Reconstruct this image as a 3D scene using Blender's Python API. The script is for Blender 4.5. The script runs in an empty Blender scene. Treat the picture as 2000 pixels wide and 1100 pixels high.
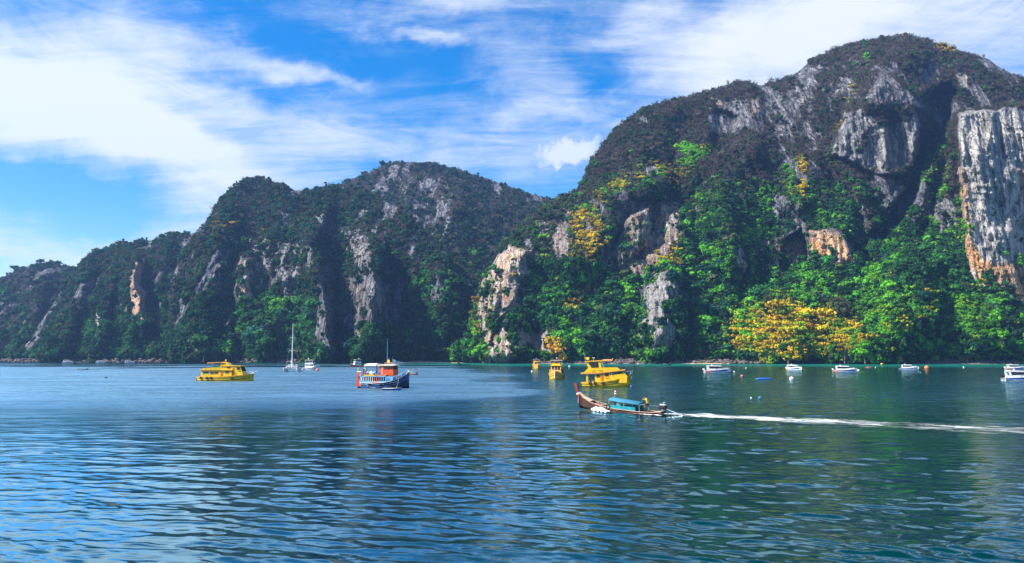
import bpy, math, random
import numpy as np
from mathutils import Vector, Matrix

# ------------------------------------------------------------------ camera, sky, sun, exposure
SC = bpy.context.scene
COL = SC.collection
FPX, HORIZON, CAMH = 1540.0, 695.0, 8.0
PITCH = math.atan((HORIZON - 550.0) / FPX)
cam_d = bpy.data.cameras.new('camera')
cam_d.sensor_width = 36.0
cam_d.lens = 36.0 * FPX / 2000.0
cam_d.clip_start, cam_d.clip_end = 0.5, 60000.0
cam = bpy.data.objects.new('camera', cam_d)
cam.location = (0, 0, CAMH)
cam.rotation_euler = (math.radians(90) + PITCH, 0, 0)
COL.objects.link(cam)
SC.camera = cam

SUN_EL, SUN_AZ = math.radians(46), math.radians(-107)     # azimuth clockwise from +Y (view direction)
sun_vec = Vector((math.sin(SUN_AZ) * math.cos(SUN_EL), math.cos(SUN_AZ) * math.cos(SUN_EL), math.sin(SUN_EL)))
sun_d = bpy.data.lights.new('sun', 'SUN')
sun_d.energy, sun_d.angle, sun_d.color = 5.0, math.radians(0.5), (1.0, 0.92, 0.78)
sun = bpy.data.objects.new('sun', sun_d)
sun.rotation_euler = (-sun_vec).to_track_quat('-Z', 'Y').to_euler()
COL.objects.link(sun)

def pix_dir(px, py):
    """target pixel -> (azimuth, elevation) of that direction in the world"""
    cx, cy = (px - 1000.0) / FPX, (550.0 - py) / FPX
    y = math.cos(PITCH) - cy * math.sin(PITCH)
    z = math.sin(PITCH) + cy * math.cos(PITCH)
    return math.atan2(cx, y), math.atan2(z, math.hypot(cx, y))

world = bpy.data.worlds.new('World')
SC.world = world
world.use_nodes = True
def build_world():
    nt = world.node_tree
    nt.nodes.clear()
    N, L = nt.nodes, nt.links
    def node(t, **kw):
        n = N.new(t)
        for k, v in kw.items():
            setattr(n, k, v)
        return n
    def math_n(op, a, b=None, clamp=False):
        n = node('ShaderNodeMath', operation=op, use_clamp=clamp)
        for i, v in enumerate((a, b)):
            if v is None:
                continue
            if isinstance(v, (int, float)):
                n.inputs[i].default_value = v
            else:
                L.new(v, n.inputs[i])
        return n.outputs[0]
    sky = node('ShaderNodeTexSky', sky_type='NISHITA', sun_disc=False)
    sky.sun_elevation = SUN_EL
    sky.sun_rotation = SUN_AZ
    sky.air_density, sky.dust_density, sky.ozone_density = 1.0, 0.6, 3.0
    hs = node('ShaderNodeHueSaturation')
    hs.inputs['Saturation'].default_value = 1.55
    hs.inputs['Hue'].default_value = 0.506
    L.new(sky.outputs[0], hs.inputs['Color'])
    scl = node('ShaderNodeVectorMath', operation='SCALE')
    scl.inputs['Scale'].default_value = SKY_STRENGTH
    L.new(hs.outputs[0], scl.inputs[0])
    tc = node('ShaderNodeTexCoord')
    sep = node('ShaderNodeSeparateXYZ')
    nrm = node('ShaderNodeVectorMath', operation='NORMALIZE')
    L.new(tc.outputs['Generated'], nrm.inputs[0])
    L.new(nrm.outputs[0], sep.inputs[0])
    x, y, z = sep.outputs
    az = math_n('ARCTAN2', x, y)
    el = math_n('ARCSINE', z)
    ae = node('ShaderNodeCombineXYZ')
    L.new(az, ae.inputs[0]); L.new(el, ae.inputs[1])
    # flat cloud layer coordinates
    den = math_n('ADD', math_n('MAXIMUM', z, 0.0), 0.13)
    pl = node('ShaderNodeCombineXYZ')
    L.new(math_n('DIVIDE', x, den), pl.inputs[0]); L.new(math_n('DIVIDE', y, den), pl.inputs[1])
    def noise(vec, scale, detail=8, rough=0.6, dist=0.0, map_=None):
        if map_:
            m = node('ShaderNodeMapping')
            m.inputs['Rotation'].default_value = (0, 0, math.radians(map_[0]))
            m.inputs['Scale'].default_value = (map_[1], map_[2], 1)
            m.inputs['Location'].default_value = (map_[3], map_[4], 0)
            L.new(vec, m.inputs['Vector']); vec = m.outputs[0]
        n = node('ShaderNodeTexNoise')
        n.inputs['Scale'].default_value = scale
        n.inputs['Detail'].default_value = detail
        n.inputs['Roughness'].default_value = rough
        n.inputs['Distortion'].default_value = dist
        L.new(vec, n.inputs['Vector'])
        return n
    # wisps: stretched noise on the flat layer, plus fine mottling
    n1 = noise(pl.outputs[0], 1.5, 7, 0.66, 0.9, (24, 0.5, 1.6, 3.1, 0.7)).outputs['Fac']
    n2 = noise(pl.outputs[0], 5.5, 6, 0.68, 1.2, (32, 0.35, 1.7, 1.3, 2.2)).outputs['Fac']
    n3 = noise(ae.outputs[0], 12, 7, 0.70, 1.0, (-24, 0.6, 1.7, 0.3, 0.9)).outputs['Fac']
    fb = math_n('ADD', math_n('ADD', math_n('MULTIPLY', n1, 0.56), math_n('MULTIPLY', n2, 0.34)), math_n('MULTIPLY', n3, 0.50))
    # wisped direction for the big banks
    wn = noise(ae.outputs[0], 5.5, 5, 0.58)
    wsub = node('ShaderNodeVectorMath', operation='SUBTRACT'); wsub.inputs[1].default_value = (0.5, 0.5, 0.5)
    L.new(wn.outputs['Color'], wsub.inputs[0])
    wsc = node('ShaderNodeVectorMath', operation='MULTIPLY'); wsc.inputs[1].default_value = (0.20, 0.13, 0)
    L.new(wsub.outputs[0], wsc.inputs[0])
    wadd = node('ShaderNodeVectorMath', operation='ADD')
    L.new(ae.outputs[0], wadd.inputs[0]); L.new(wsc.outputs[0], wadd.inputs[1])
    total = None
    for (px, py, rx, ry, ang, amp) in CLOUD_BANKS:
        a0, e0 = pix_dir(px, py)
        m = node('ShaderNodeMapping', vector_type='TEXTURE')
        m.inputs['Location'].default_value = (a0, e0, 0)
        m.inputs['Rotation'].default_value = (0, 0, math.radians(ang))
        m.inputs['Scale'].default_value = (rx / FPX, ry / FPX, 1)
        L.new(wadd.outputs[0], m.inputs['Vector'])
        ln = node('ShaderNodeVectorMath', operation='LENGTH')
        L.new(m.outputs[0], ln.inputs[0])
        mr = node('ShaderNodeMapRange', interpolation_type='SMOOTHERSTEP')
        mr.inputs['From Min'].default_value, mr.inputs['From Max'].default_value = 0.0, 1.0
        mr.inputs['To Min'].default_value, mr.inputs['To Max'].default_value = amp, 0.0
        L.new(ln.outputs['Value'], mr.inputs['Value'])
        total = mr.outputs[0] if total is None else math_n('ADD', total, mr.outputs[0])
    dens = math_n('ADD', fb, total)
    cr = node('ShaderNodeMapRange', interpolation_type='SMOOTHSTEP')
    cr.inputs['From Min'].default_value, cr.inputs['From Max'].default_value = 0.56, 1.20
    cr.inputs['To Min'].default_value, cr.inputs['To Max'].default_value = 0.0, 0.97
    L.new(dens, cr.inputs['Value'])
    # one small heaped cloud beside the tall mountain
    a0, e0 = pix_dir(1112, 297)
    m = node('ShaderNodeMapping', vector_type='TEXTURE')
    m.inputs['Location'].default_value = (a0, e0, 0)
    m.inputs['Rotation'].default_value = (0, 0, math.radians(8))
    m.inputs['Scale'].default_value = (92 / FPX, 34 / FPX, 1)
    wsc2 = node('ShaderNodeVectorMath', operation='SCALE'); wsc2.inputs['Scale'].default_value = 0.075
    cn = noise(ae.outputs[0], 34, 6, 0.7)
    csub = node('ShaderNodeVectorMath', operation='SUBTRACT'); csub.inputs[1].default_value = (0.5, 0.5, 0.5)
    L.new(cn.outputs['Color'], csub.inputs[0]); L.new(csub.outputs[0], wsc2.inputs[0])
    wadd2 = node('ShaderNodeVectorMath', operation='ADD')
    L.new(ae.outputs[0], wadd2.inputs[0]); L.new(wsc2.outputs[0], wadd2.inputs[1])
    L.new(wadd2.outputs[0], m.inputs['Vector'])
    ln = node('ShaderNodeVectorMath', operation='LENGTH'); L.new(m.outputs[0], ln.inputs[0])
    mr = node('ShaderNodeMapRange', interpolation_type='SMOOTHSTEP')
    mr.inputs['From Min'].default_value, mr.inputs['From Max'].default_value = 0.30, 1.15
    mr.inputs['To Min'].default_value, mr.inputs['To Max'].default_value = 0.9, 0.0
    L.new(ln.outputs['Value'], mr.inputs['Value'])
    cover = math_n('MAXIMUM', cr.outputs[0], mr.outputs[0])
    # clouds fade out just under the horizon
    hz = node('ShaderNodeMapRange'); hz.inputs['From Min'].default_value, hz.inputs['From Max'].default_value = -0.02, 0.03
    L.new(z, hz.inputs['Value'])
    cover = math_n('MULTIPLY', cover, hz.outputs[0])
    mix = node('ShaderNodeMix', data_type='RGBA')
    L.new(cover, mix.inputs['Factor'])
    L.new(scl.outputs[0], mix.inputs[6])
    mix.inputs[7].default_value = (0.46, 0.49, 0.53, 1)
    bg = node('ShaderNodeBackground'); bg.inputs['Strength'].default_value = 1.0
    L.new(mix.outputs[2], bg.inputs['Color'])
    out = node('ShaderNodeOutputWorld')
    L.new(bg.outputs[0], out.inputs['Surface'])
SKY_STRENGTH = 0.104
# soft cloud banks: (pixel x, pixel y, half width, half height, tilt, weight)
CLOUD_BANKS = [
    (130, 150, 420, 190, -6, 0.36), (330, 60, 260, 90, -10, 0.22), (480, 230, 300, 60, -16, 0.2), (1250, 40, 200, 60, 20, 0.2), (830, 90, 120, 22, -12, 0.22), (1060, 215, 260, 30, 6, 0.16), (330, 310, 420, 110, -14, 0.34), (250, 240, 330, 110, -20, 0.20),
    (640, 300, 420, 90, 6, 0.20), (600, 145, 190, 34, -3, 0.30), (1500, 70, 470, 150, 14, 0.50),
    (900, 25, 170, 45, 0, 0.24), (1000, 290, 330, 90, 4, 0.16), (100, 470, 330, 44, -4, 0.28),
    (1900, 60, 340, 200, -10, 0.24), (1030, 150, 170, 70, -20, 0.16), (330, 440, 170, 60, 10, 0.16),
    (110, 375, 230, 58, -22, -0.34), (560, 60, 380, 62, 0, -0.16), (780, 140, 300, 60, 0, -0.12), (1190, 170, 140, 90, 0, -0.14),
]
build_world()
vs = SC.view_settings
SC.display_settings.display_device = 'sRGB'
vs.view_transform, vs.look, vs.exposure, vs.gamma, vs.use_curve_mapping = 'Standard', 'None', 1.08, 1.0, False
SC.render.engine = 'CYCLES'
SC.cycles.use_denoising = True
SC.cycles.use_adaptive_sampling = True
SC.cycles.adaptive_threshold = 0.02
SC.cycles.max_bounces = 4
SC.cycles.diffuse_bounces = 2
SC.cycles.glossy_bounces = 2
SC.cycles.transparent_max_bounces = 8
SC.cycles.volume_bounces = 0
SC.cycles.caustics_reflective = False
SC.cycles.caustics_refractive = False

random.seed(7)
RNG = np.random.default_rng(11)
R = math.radians

# ------------------------------------------------------------------ helpers
def tag(o, label=None, cat=None, group=None, kind=None):
    if label: o['label'] = label
    if cat: o['category'] = cat
    if group: o['group'] = group
    if kind: o['kind'] = kind
    return o

def empty(name, loc=(0, 0, 0), rz=0.0, scale=1.0):
    o = bpy.data.objects.new(name, None)
    o.empty_display_size = 0.3
    o.location = loc
    o.rotation_euler = (0, 0, rz)
    o.scale = (scale,) * 3
    COL.objects.link(o)
    return o

def copy_tree(o, parent=None):
    c = o.copy()
    COL.objects.link(c)
    c.parent = parent
    for ch in list(o.children):
        copy_tree(ch, c)
    return c

def water_pt(px, py):
    """the point of the water surface seen at a pixel of the photograph"""
    cx, cy = (px - 1000.0) / FPX, (550.0 - py) / FPX
    y = math.cos(PITCH) - cy * math.sin(PITCH)
    z = math.sin(PITCH) + cy * math.cos(PITCH)
    t = -CAMH / z
    return Vector((cx * t, y * t, 0.0))

def rays(px, py, depth):
    """arrays of pixels and depths -> world points"""
    cx, cy = (px - 1000.0) / FPX, (550.0 - py) / FPX
    y = math.cos(PITCH) - cy * math.sin(PITCH)
    z = math.sin(PITCH) + cy * math.cos(PITCH)
    t = depth / y
    return np.stack([cx * t, depth, CAMH + z * t], -1)

def to_pix(P):
    x, y, z = P[..., 0], P[..., 1], P[..., 2] - CAMH
    f = y * math.cos(PITCH) + z * math.sin(PITCH)
    u = -y * math.sin(PITCH) + z * math.cos(PITCH)
    return 1000 + FPX * x / f, 550 - FPX * u / f

# value noise
def _hash(ix, iy, iz, seed):
    h = (ix.astype(np.int64) * 374761393 + iy.astype(np.int64) * 668265263 + iz.astype(np.int64) * 2147483647 + seed * 974634777) & 0xFFFFFFFF
    h = ((h ^ (h >> 13)) * 1274126177) & 0xFFFFFFFF
    h = ((h ^ (h >> 16)) * 2246822519) & 0xFFFFFFFF
    return ((h ^ (h >> 15)) & 0xFFFFFF) / float(0xFFFFFF)

def vnoise(x, y, z, seed=0):
    x, y, z = np.broadcast_arrays(np.asarray(x, float), np.asarray(y, float), np.asarray(z, float))
    ix, iy, iz = np.floor(x), np.floor(y), np.floor(z)
    fx, fy, fz = x - ix, y - iy, z - iz
    fx, fy, fz = [f * f * f * (f * (f * 6 - 15) + 10) for f in (fx, fy, fz)]
    r = 0
    for dx in (0, 1):
        wx = fx if dx else 1 - fx
        for dy in (0, 1):
            wy = fy if dy else 1 - fy
            for dz in (0, 1):
                wz = fz if dz else 1 - fz
                r = r + wx * wy * wz * _hash(ix + dx, iy + dy, iz + dz, seed)
    return r * 2 - 1

def fbm(x, y, z, octaves=4, seed=0, gain=0.5, lac=2.03):
    a, s, r, n = 1.0, 1.0, 0.0, 0.0
    for o in range(octaves):
        r = r + a * vnoise(x * s, y * s, z * s, seed + o * 17)
        n += a
        a *= gain
        s *= lac
    return r / n

def sstep(a, b, x):
    t = np.clip((x - a) / (b - a), 0, 1)
    return t * t * (3 - 2 * t)

def poly_sd(poly, X, Y):
    """signed distance to a polygon, positive inside"""
    p = np.array(poly, float)
    n = len(p)
    d = np.full(X.shape, 1e18)
    s = np.zeros(X.shape, bool)
    for i in range(n):
        a, b = p[i], p[(i + 1) % n]
        e = b - a
        wx, wy = X - a[0], Y - a[1]
        t = np.clip((wx * e[0] + wy * e[1]) / (e @ e + 1e-9), 0, 1)
        d = np.minimum(d, (wx - e[0] * t) ** 2 + (wy - e[1] * t) ** 2)
        c = ((a[1] > Y) != (b[1] > Y))
        if b[1] != a[1]:
            c &= X < (b[0] - a[0]) * (Y - a[1]) / (b[1] - a[1]) + a[0]
        s ^= c
    d = np.sqrt(d)
    return np.where(s, d, -d)

def np_mesh(name, V, F, smooth=True):
    me = bpy.data.meshes.new(name)
    V = np.asarray(V, np.float32).reshape(-1, 3)
    F = np.asarray(F, np.int32)
    k = F.shape[1]
    me.vertices.add(len(V)); me.vertices.foreach_set('co', V.ravel())
    me.loops.add(F.size); me.loops.foreach_set('vertex_index', F.ravel())
    me.polygons.add(len(F))
    me.polygons.foreach_set('loop_start', np.arange(0, F.size, k, dtype=np.int32))
    me.polygons.foreach_set('loop_total', np.full(len(F), k, np.int32))
    if smooth:
        me.polygons.foreach_set('use_smooth', np.ones(len(F), bool))
    me.update(calc_edges=True)
    me.validate()
    return me

def vattr(me, name, arr, typ='FLOAT'):
    a = me.attributes.new(name, typ, 'POINT')
    if typ == 'FLOAT':
        a.data.foreach_set('value', np.asarray(arr, np.float32).ravel())
    elif typ == 'INT':
        a.data.foreach_set('value', np.asarray(arr, np.int32).ravel())
    elif typ == 'FLOAT_COLOR':
        a.data.foreach_set('color', np.asarray(arr, np.float32).ravel())
    else:
        a.data.foreach_set('vector', np.asarray(arr, np.float32).ravel())

def grid_faces(nr, nc):
    i = np.arange(nr - 1)[:, None] * nc + np.arange(nc - 1)[None, :]
    return np.stack([i, i + 1, i + nc + 1, i + nc], -1).reshape(-1, 4)

# ------------------------------------------------------------------ materials
MATS = {}
def new_mat(name):
    m = bpy.data.materials.new(name)
    m.use_nodes = True
    m.node_tree.nodes.clear()
    return m, m.node_tree

class NT:
    def __init__(self, nt):
        self.nt = nt; self.N = nt.nodes; self.L = nt.links
    def n(self, t, **kw):
        x = self.N.new(t)
        ins = kw.pop('ins', {})
        for k, v in kw.items(): setattr(x, k, v)
        for k, v in ins.items():
            s = x.inputs[k]
            if hasattr(v, 'is_output') or isinstance(v, bpy.types.NodeSocket): self.L.new(v, s)
            else: s.default_value = v
        return x
    def math(self, op, a, b=0.0, clamp=False):
        return self.n('ShaderNodeMath', operation=op, use_clamp=clamp, ins={0: a, 1: b}).outputs[0]
    def mix(self, f, a, b, blend='MIX'):
        return self.n('ShaderNodeMix', data_type='RGBA', blend_type=blend, ins={0: f, 6: a, 7: b}).outputs[2]
    def ramp(self, v, a, b, lo=0.0, hi=1.0, smooth=True):
        return self.n('ShaderNodeMapRange', interpolation_type='SMOOTHSTEP' if smooth else 'LINEAR',
                      ins={0: v, 1: a, 2: b, 3: lo, 4: hi}).outputs[0]
    def noise(self, vec, scale, detail=4, rough=0.55, mapscale=None):
        if mapscale:
            vec = self.n('ShaderNodeMapping', ins={'Vector': vec, 'Scale': mapscale}).outputs[0]
        return self.n('ShaderNodeTexNoise', ins={'Vector': vec, 'Scale': scale, 'Detail': detail, 'Roughness': rough}).outputs[0]
    def attr(self, name, out='Fac', typ='GEOMETRY'):
        return self.n('ShaderNodeAttribute', attribute_name=name, attribute_type=typ).outputs[out]
    def out(self, shader):
        o = self.n('ShaderNodeOutputMaterial')
        self.L.new(shader, o.inputs['Surface'])

def c4(c): return (c[0], c[1], c[2], 1.0)

def paint(name, col, rough=0.45, var=0.12, scale=1.3, spec=0.4, metal=0.0, dirt=0.0):
    """painted or plain surface: base colour with soft mottling and a little run-off dirt"""
    if name in MATS: return MATS[name]
    m, nt = new_mat(name); t = NT(nt)
    co = t.n('ShaderNodeTexCoord').outputs['Object']
    nz = t.noise(co, scale, 5, 0.6)
    lo = c4([c * (1 - var) for c in col]); hi = c4([min(1, c * (1 + var)) for c in col])
    base = t.mix(t.ramp(nz, 0.3, 0.7), lo, hi)
    if dirt > 0:
        d = t.noise(co, 2.2, 4, 0.65, (1.5, 1.5, 0.35))
        base = t.mix(t.ramp(d, 0.50, 0.75, 0, dirt), base, c4([c * 0.35 + 0.02 for c in col]))
    p = t.n('ShaderNodeBsdfPrincipled', ins={'Base Color': base, 'Roughness': t.ramp(nz, 0.2, 0.8, rough * 0.8, min(1, rough * 1.2)),
                                             'Metallic': metal, 'Specular IOR Level': spec})
    t.out(p.outputs[0])
    MATS[name] = m
    return m

def foliage_mat(name, source):
    m, nt = new_mat(name); t = NT(nt)
    if source == 'instance':
        col = t.attr('col', 'Color', 'INSTANCER')
    else:
        col = t.n('ShaderNodeObjectInfo').outputs['Color']
    tint = t.attr('tint', 'Fac')
    co = t.n('ShaderNodeTexCoord').outputs['Object']
    nz = t.noise(co, 2.3, 3, 0.6)
    br = t.math('MULTIPLY', tint, t.ramp(nz, 0.25, 0.75, 0.72, 1.28))
    s = t.n('ShaderNodeVectorMath', operation='SCALE', ins={0: col, 'Scale': br}).outputs[0]
    # twigs and bark carry tint above 2
    isw = t.math('GREATER_THAN', tint, 2.0)
    s = t.mix(isw, s, (0.16, 0.135, 0.12, 1))
    d = t.n('ShaderNodeBsdfDiffuse', ins={'Color': s})
    tr = t.n('ShaderNodeBsdfTranslucent', ins={'Color': s})
    mx = t.n('ShaderNodeMixShader', ins={0: 0.22, 1: d.outputs[0], 2: tr.outputs[0]})
    t.out(mx.outputs[0])
    return m

def bark_mat():
    m, nt = new_mat('bark'); t = NT(nt)
    co = t.n('ShaderNodeTexCoord').outputs['Object']
    nz = t.noise(co, 4.0, 5, 0.65, (1, 1, 0.25))
    b = t.mix(t.ramp(nz, 0.3, 0.7), (0.07, 0.055, 0.045, 1), (0.20, 0.17, 0.14, 1))
    t.out(t.n('ShaderNodeBsdfPrincipled', ins={'Base Color': b, 'Roughness': 0.9}).outputs[0])
    return m

def rock_mat():
    """limestone: grey with pale vertical runnels, dark streaks and ochre undercut faces; earth and litter between plants"""
    m, nt = new_mat('limestone'); t = NT(nt)
    co = t.n('ShaderNodeTexCoord').outputs['Object']
    rock, ochre, pale = t.attr('rock'), t.attr('ochre'), t.attr('pale')
    streak = t.noise(co, 0.26, 5, 0.68, (1, 0.22, 0.075))
    streak2 = t.noise(co, 0.75, 3, 0.65, (1, 0.25, 0.10))
    blotch = t.noise(co, 0.045, 6, 0.6)
    fine = t.noise(co, 0.5, 6, 0.7)
    g = t.mix(t.ramp(blotch, 0.35, 0.65), (0.10, 0.105, 0.13, 1), (0.19, 0.195, 0.23, 1))
    g = t.mix(t.ramp(streak, 0.53, 0.60, 0, 0.8), g, (0.40, 0.40, 0.42, 1))
    g = t.mix(t.ramp(streak, 0.46, 0.42), g, (0.04, 0.04, 0.05, 1))
    g = t.mix(t.ramp(streak2, 0.5, 0.66, 0, 0.6), g, (0.11, 0.11, 0.12, 1))
    pl = t.mix(t.ramp(streak, 0.38, 0.55), (0.27, 0.27, 0.28, 1), (0.68, 0.65, 0.61, 1))
    g = t.mix(t.math('MULTIPLY', pale, t.ramp(fine, 0.22, 0.5)), g, pl)  # pale mask: whitish rock, also sunlight painted on some left-turned faces
    oc = t.mix(t.ramp(fine, 0.35, 0.68), (0.42, 0.17, 0.06, 1), (0.86, 0.56, 0.28, 1))
    oc = t.mix(t.ramp(streak, 0.55, 0.64), oc, (0.82, 0.70, 0.55, 1))
    ofac = t.math('MULTIPLY', ochre, t.ramp(t.noise(co, 0.075, 5, 0.62), 0.32, 0.52))
    g = t.mix(ofac, g, oc)
    soil = t.mix(t.ramp(fine, 0.3, 0.7), (0.028, 0.026, 0.022, 1), (0.085, 0.07, 0.06, 1))
    edge = t.math('ADD', rock, t.math('ADD', t.math('MULTIPLY', t.math('SUBTRACT', fine, 0.5), 0.9), t.math('MULTIPLY', t.math('SUBTRACT', streak, 0.5), 0.9)))
    base = t.mix(t.ramp(edge, 0.35, 0.6), soil, g)
    vor = t.n('ShaderNodeTexVoronoi', feature='DISTANCE_TO_EDGE', ins={'Vector': t.n('ShaderNodeMapping', ins={'Vector': t.n('ShaderNodeVectorMath', operation='ADD', ins={0: co, 1: t.n('ShaderNodeVectorMath', operation='SCALE', ins={0: t.n('ShaderNodeTexNoise', ins={'Vector': co, 'Scale': 0.12, 'Detail': 3.0}).outputs[1], 'Scale': 9.0}).outputs[0]}).outputs[0], 'Scale': (1, 0.35, 0.32)}).outputs[0], 'Scale': 0.16}).outputs[0]
    crack = t.ramp(vor, 0.0, 0.05)
    base = t.mix(t.math('MULTIPLY', t.math('SUBTRACT', 1.0, crack), 0.55), base, (0.03, 0.03, 0.035, 1))
    hgt = t.math('ADD', t.math('MULTIPLY', crack, 0.7), t.math('MULTIPLY', streak, 1.6))
    hgt = t.math('ADD', hgt, t.math('ADD', fine, t.math('MULTIPLY', streak2, 0.7)))
    bump = t.n('ShaderNodeBump', ins={'Strength': 1.0, 'Distance': 4.0, 'Height': hgt})
    p = t.n('ShaderNodeBsdfPrincipled', ins={'Base Color': base, 'Roughness': 0.92, 'Specular IOR Level': 0.15, 'Normal': bump.outputs[0]})
    t.out(p.outputs[0])
    return m

def water_mat():
    m, nt = new_mat('sea_water'); t = NT(nt)
    co = t.n('ShaderNodeTexCoord').outputs['Object']
    ruf, shal, far = t.attr('ruffle'), t.attr('shallow'), t.attr('far')
    nz = t.noise(co, 0.02, 4, 0.6)
    deep = t.mix(t.ramp(nz, 0.35, 0.65), (0.0001, 0.020, 0.024, 1), (0.0002, 0.027, 0.032, 1))
    sh = t.mix(t.ramp(t.noise(co, 0.05, 4, 0.6, (0.5, 1.6, 1)), 0.35, 0.65), (0.005, 0.10, 0.085, 1), (0.012, 0.19, 0.145, 1))
    base = t.mix(shal, deep, sh)
    rip = t.noise(co, 1.7, 4, 0.6, (0.42, 1.0, 1.0))
    rip2 = t.noise(co, 0.30, 5, 0.60, (0.40, 1.0, 1.0))
    rip0 = t.noise(co, 5.0, 3, 0.6, (0.45, 1.0, 1.0))
    hgt = t.math('ADD', t.math('ADD', t.math('MULTIPLY', rip0, 0.009), t.math('MULTIPLY', t.math('MULTIPLY', rip, far), 0.26)), t.math('MULTIPLY', t.math('MULTIPLY', rip2, far), t.math('MULTIPLY', t.ramp(t.noise(co, 0.055, 5, 0.65, (0.35, 1.3, 1)), 0.35, 0.65, 0.35, 1.5), t.math('ADD', 0.8, t.math('MULTIPLY', ruf, 1.3)))))
    bump = t.n('ShaderNodeBump', ins={'Strength': 1.0, 'Distance': 0.55, 'Height': hgt})
    rough = t.math('ADD', t.math('MULTIPLY', ruf, 0.30), t.math('ADD', t.math('MULTIPLY', far, 0.04), 0.012))
    fr = t.n('ShaderNodeFresnel', ins={'IOR': 1.333, 'Normal': bump.outputs[0]}).outputs[0]
    fac = t.math('MULTIPLY', t.ramp(fr, 0.06, 0.33, 0.01, t.math('ADD', 0.80, t.math('MULTIPLY', ruf, 0.14)), False), t.math('SUBTRACT', 1.0, t.math('MULTIPLY', shal, 0.55)))
    body = t.n('ShaderNodeBsdfDiffuse', ins={'Color': base})
    gloss = t.n('ShaderNodeBsdfGlossy', ins={'Color': (0.58, 0.89, 0.98, 1), 'Roughness': rough, 'Normal': bump.outputs[0]})
    p = t.n('ShaderNodeMixShader', ins={0: fac, 1: body.outputs[0], 2: gloss.outputs[0]})
    t.out(p.outputs[0])
    return m

# ------------------------------------------------------------------ mountains
ROCK = rock_mat()

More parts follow.
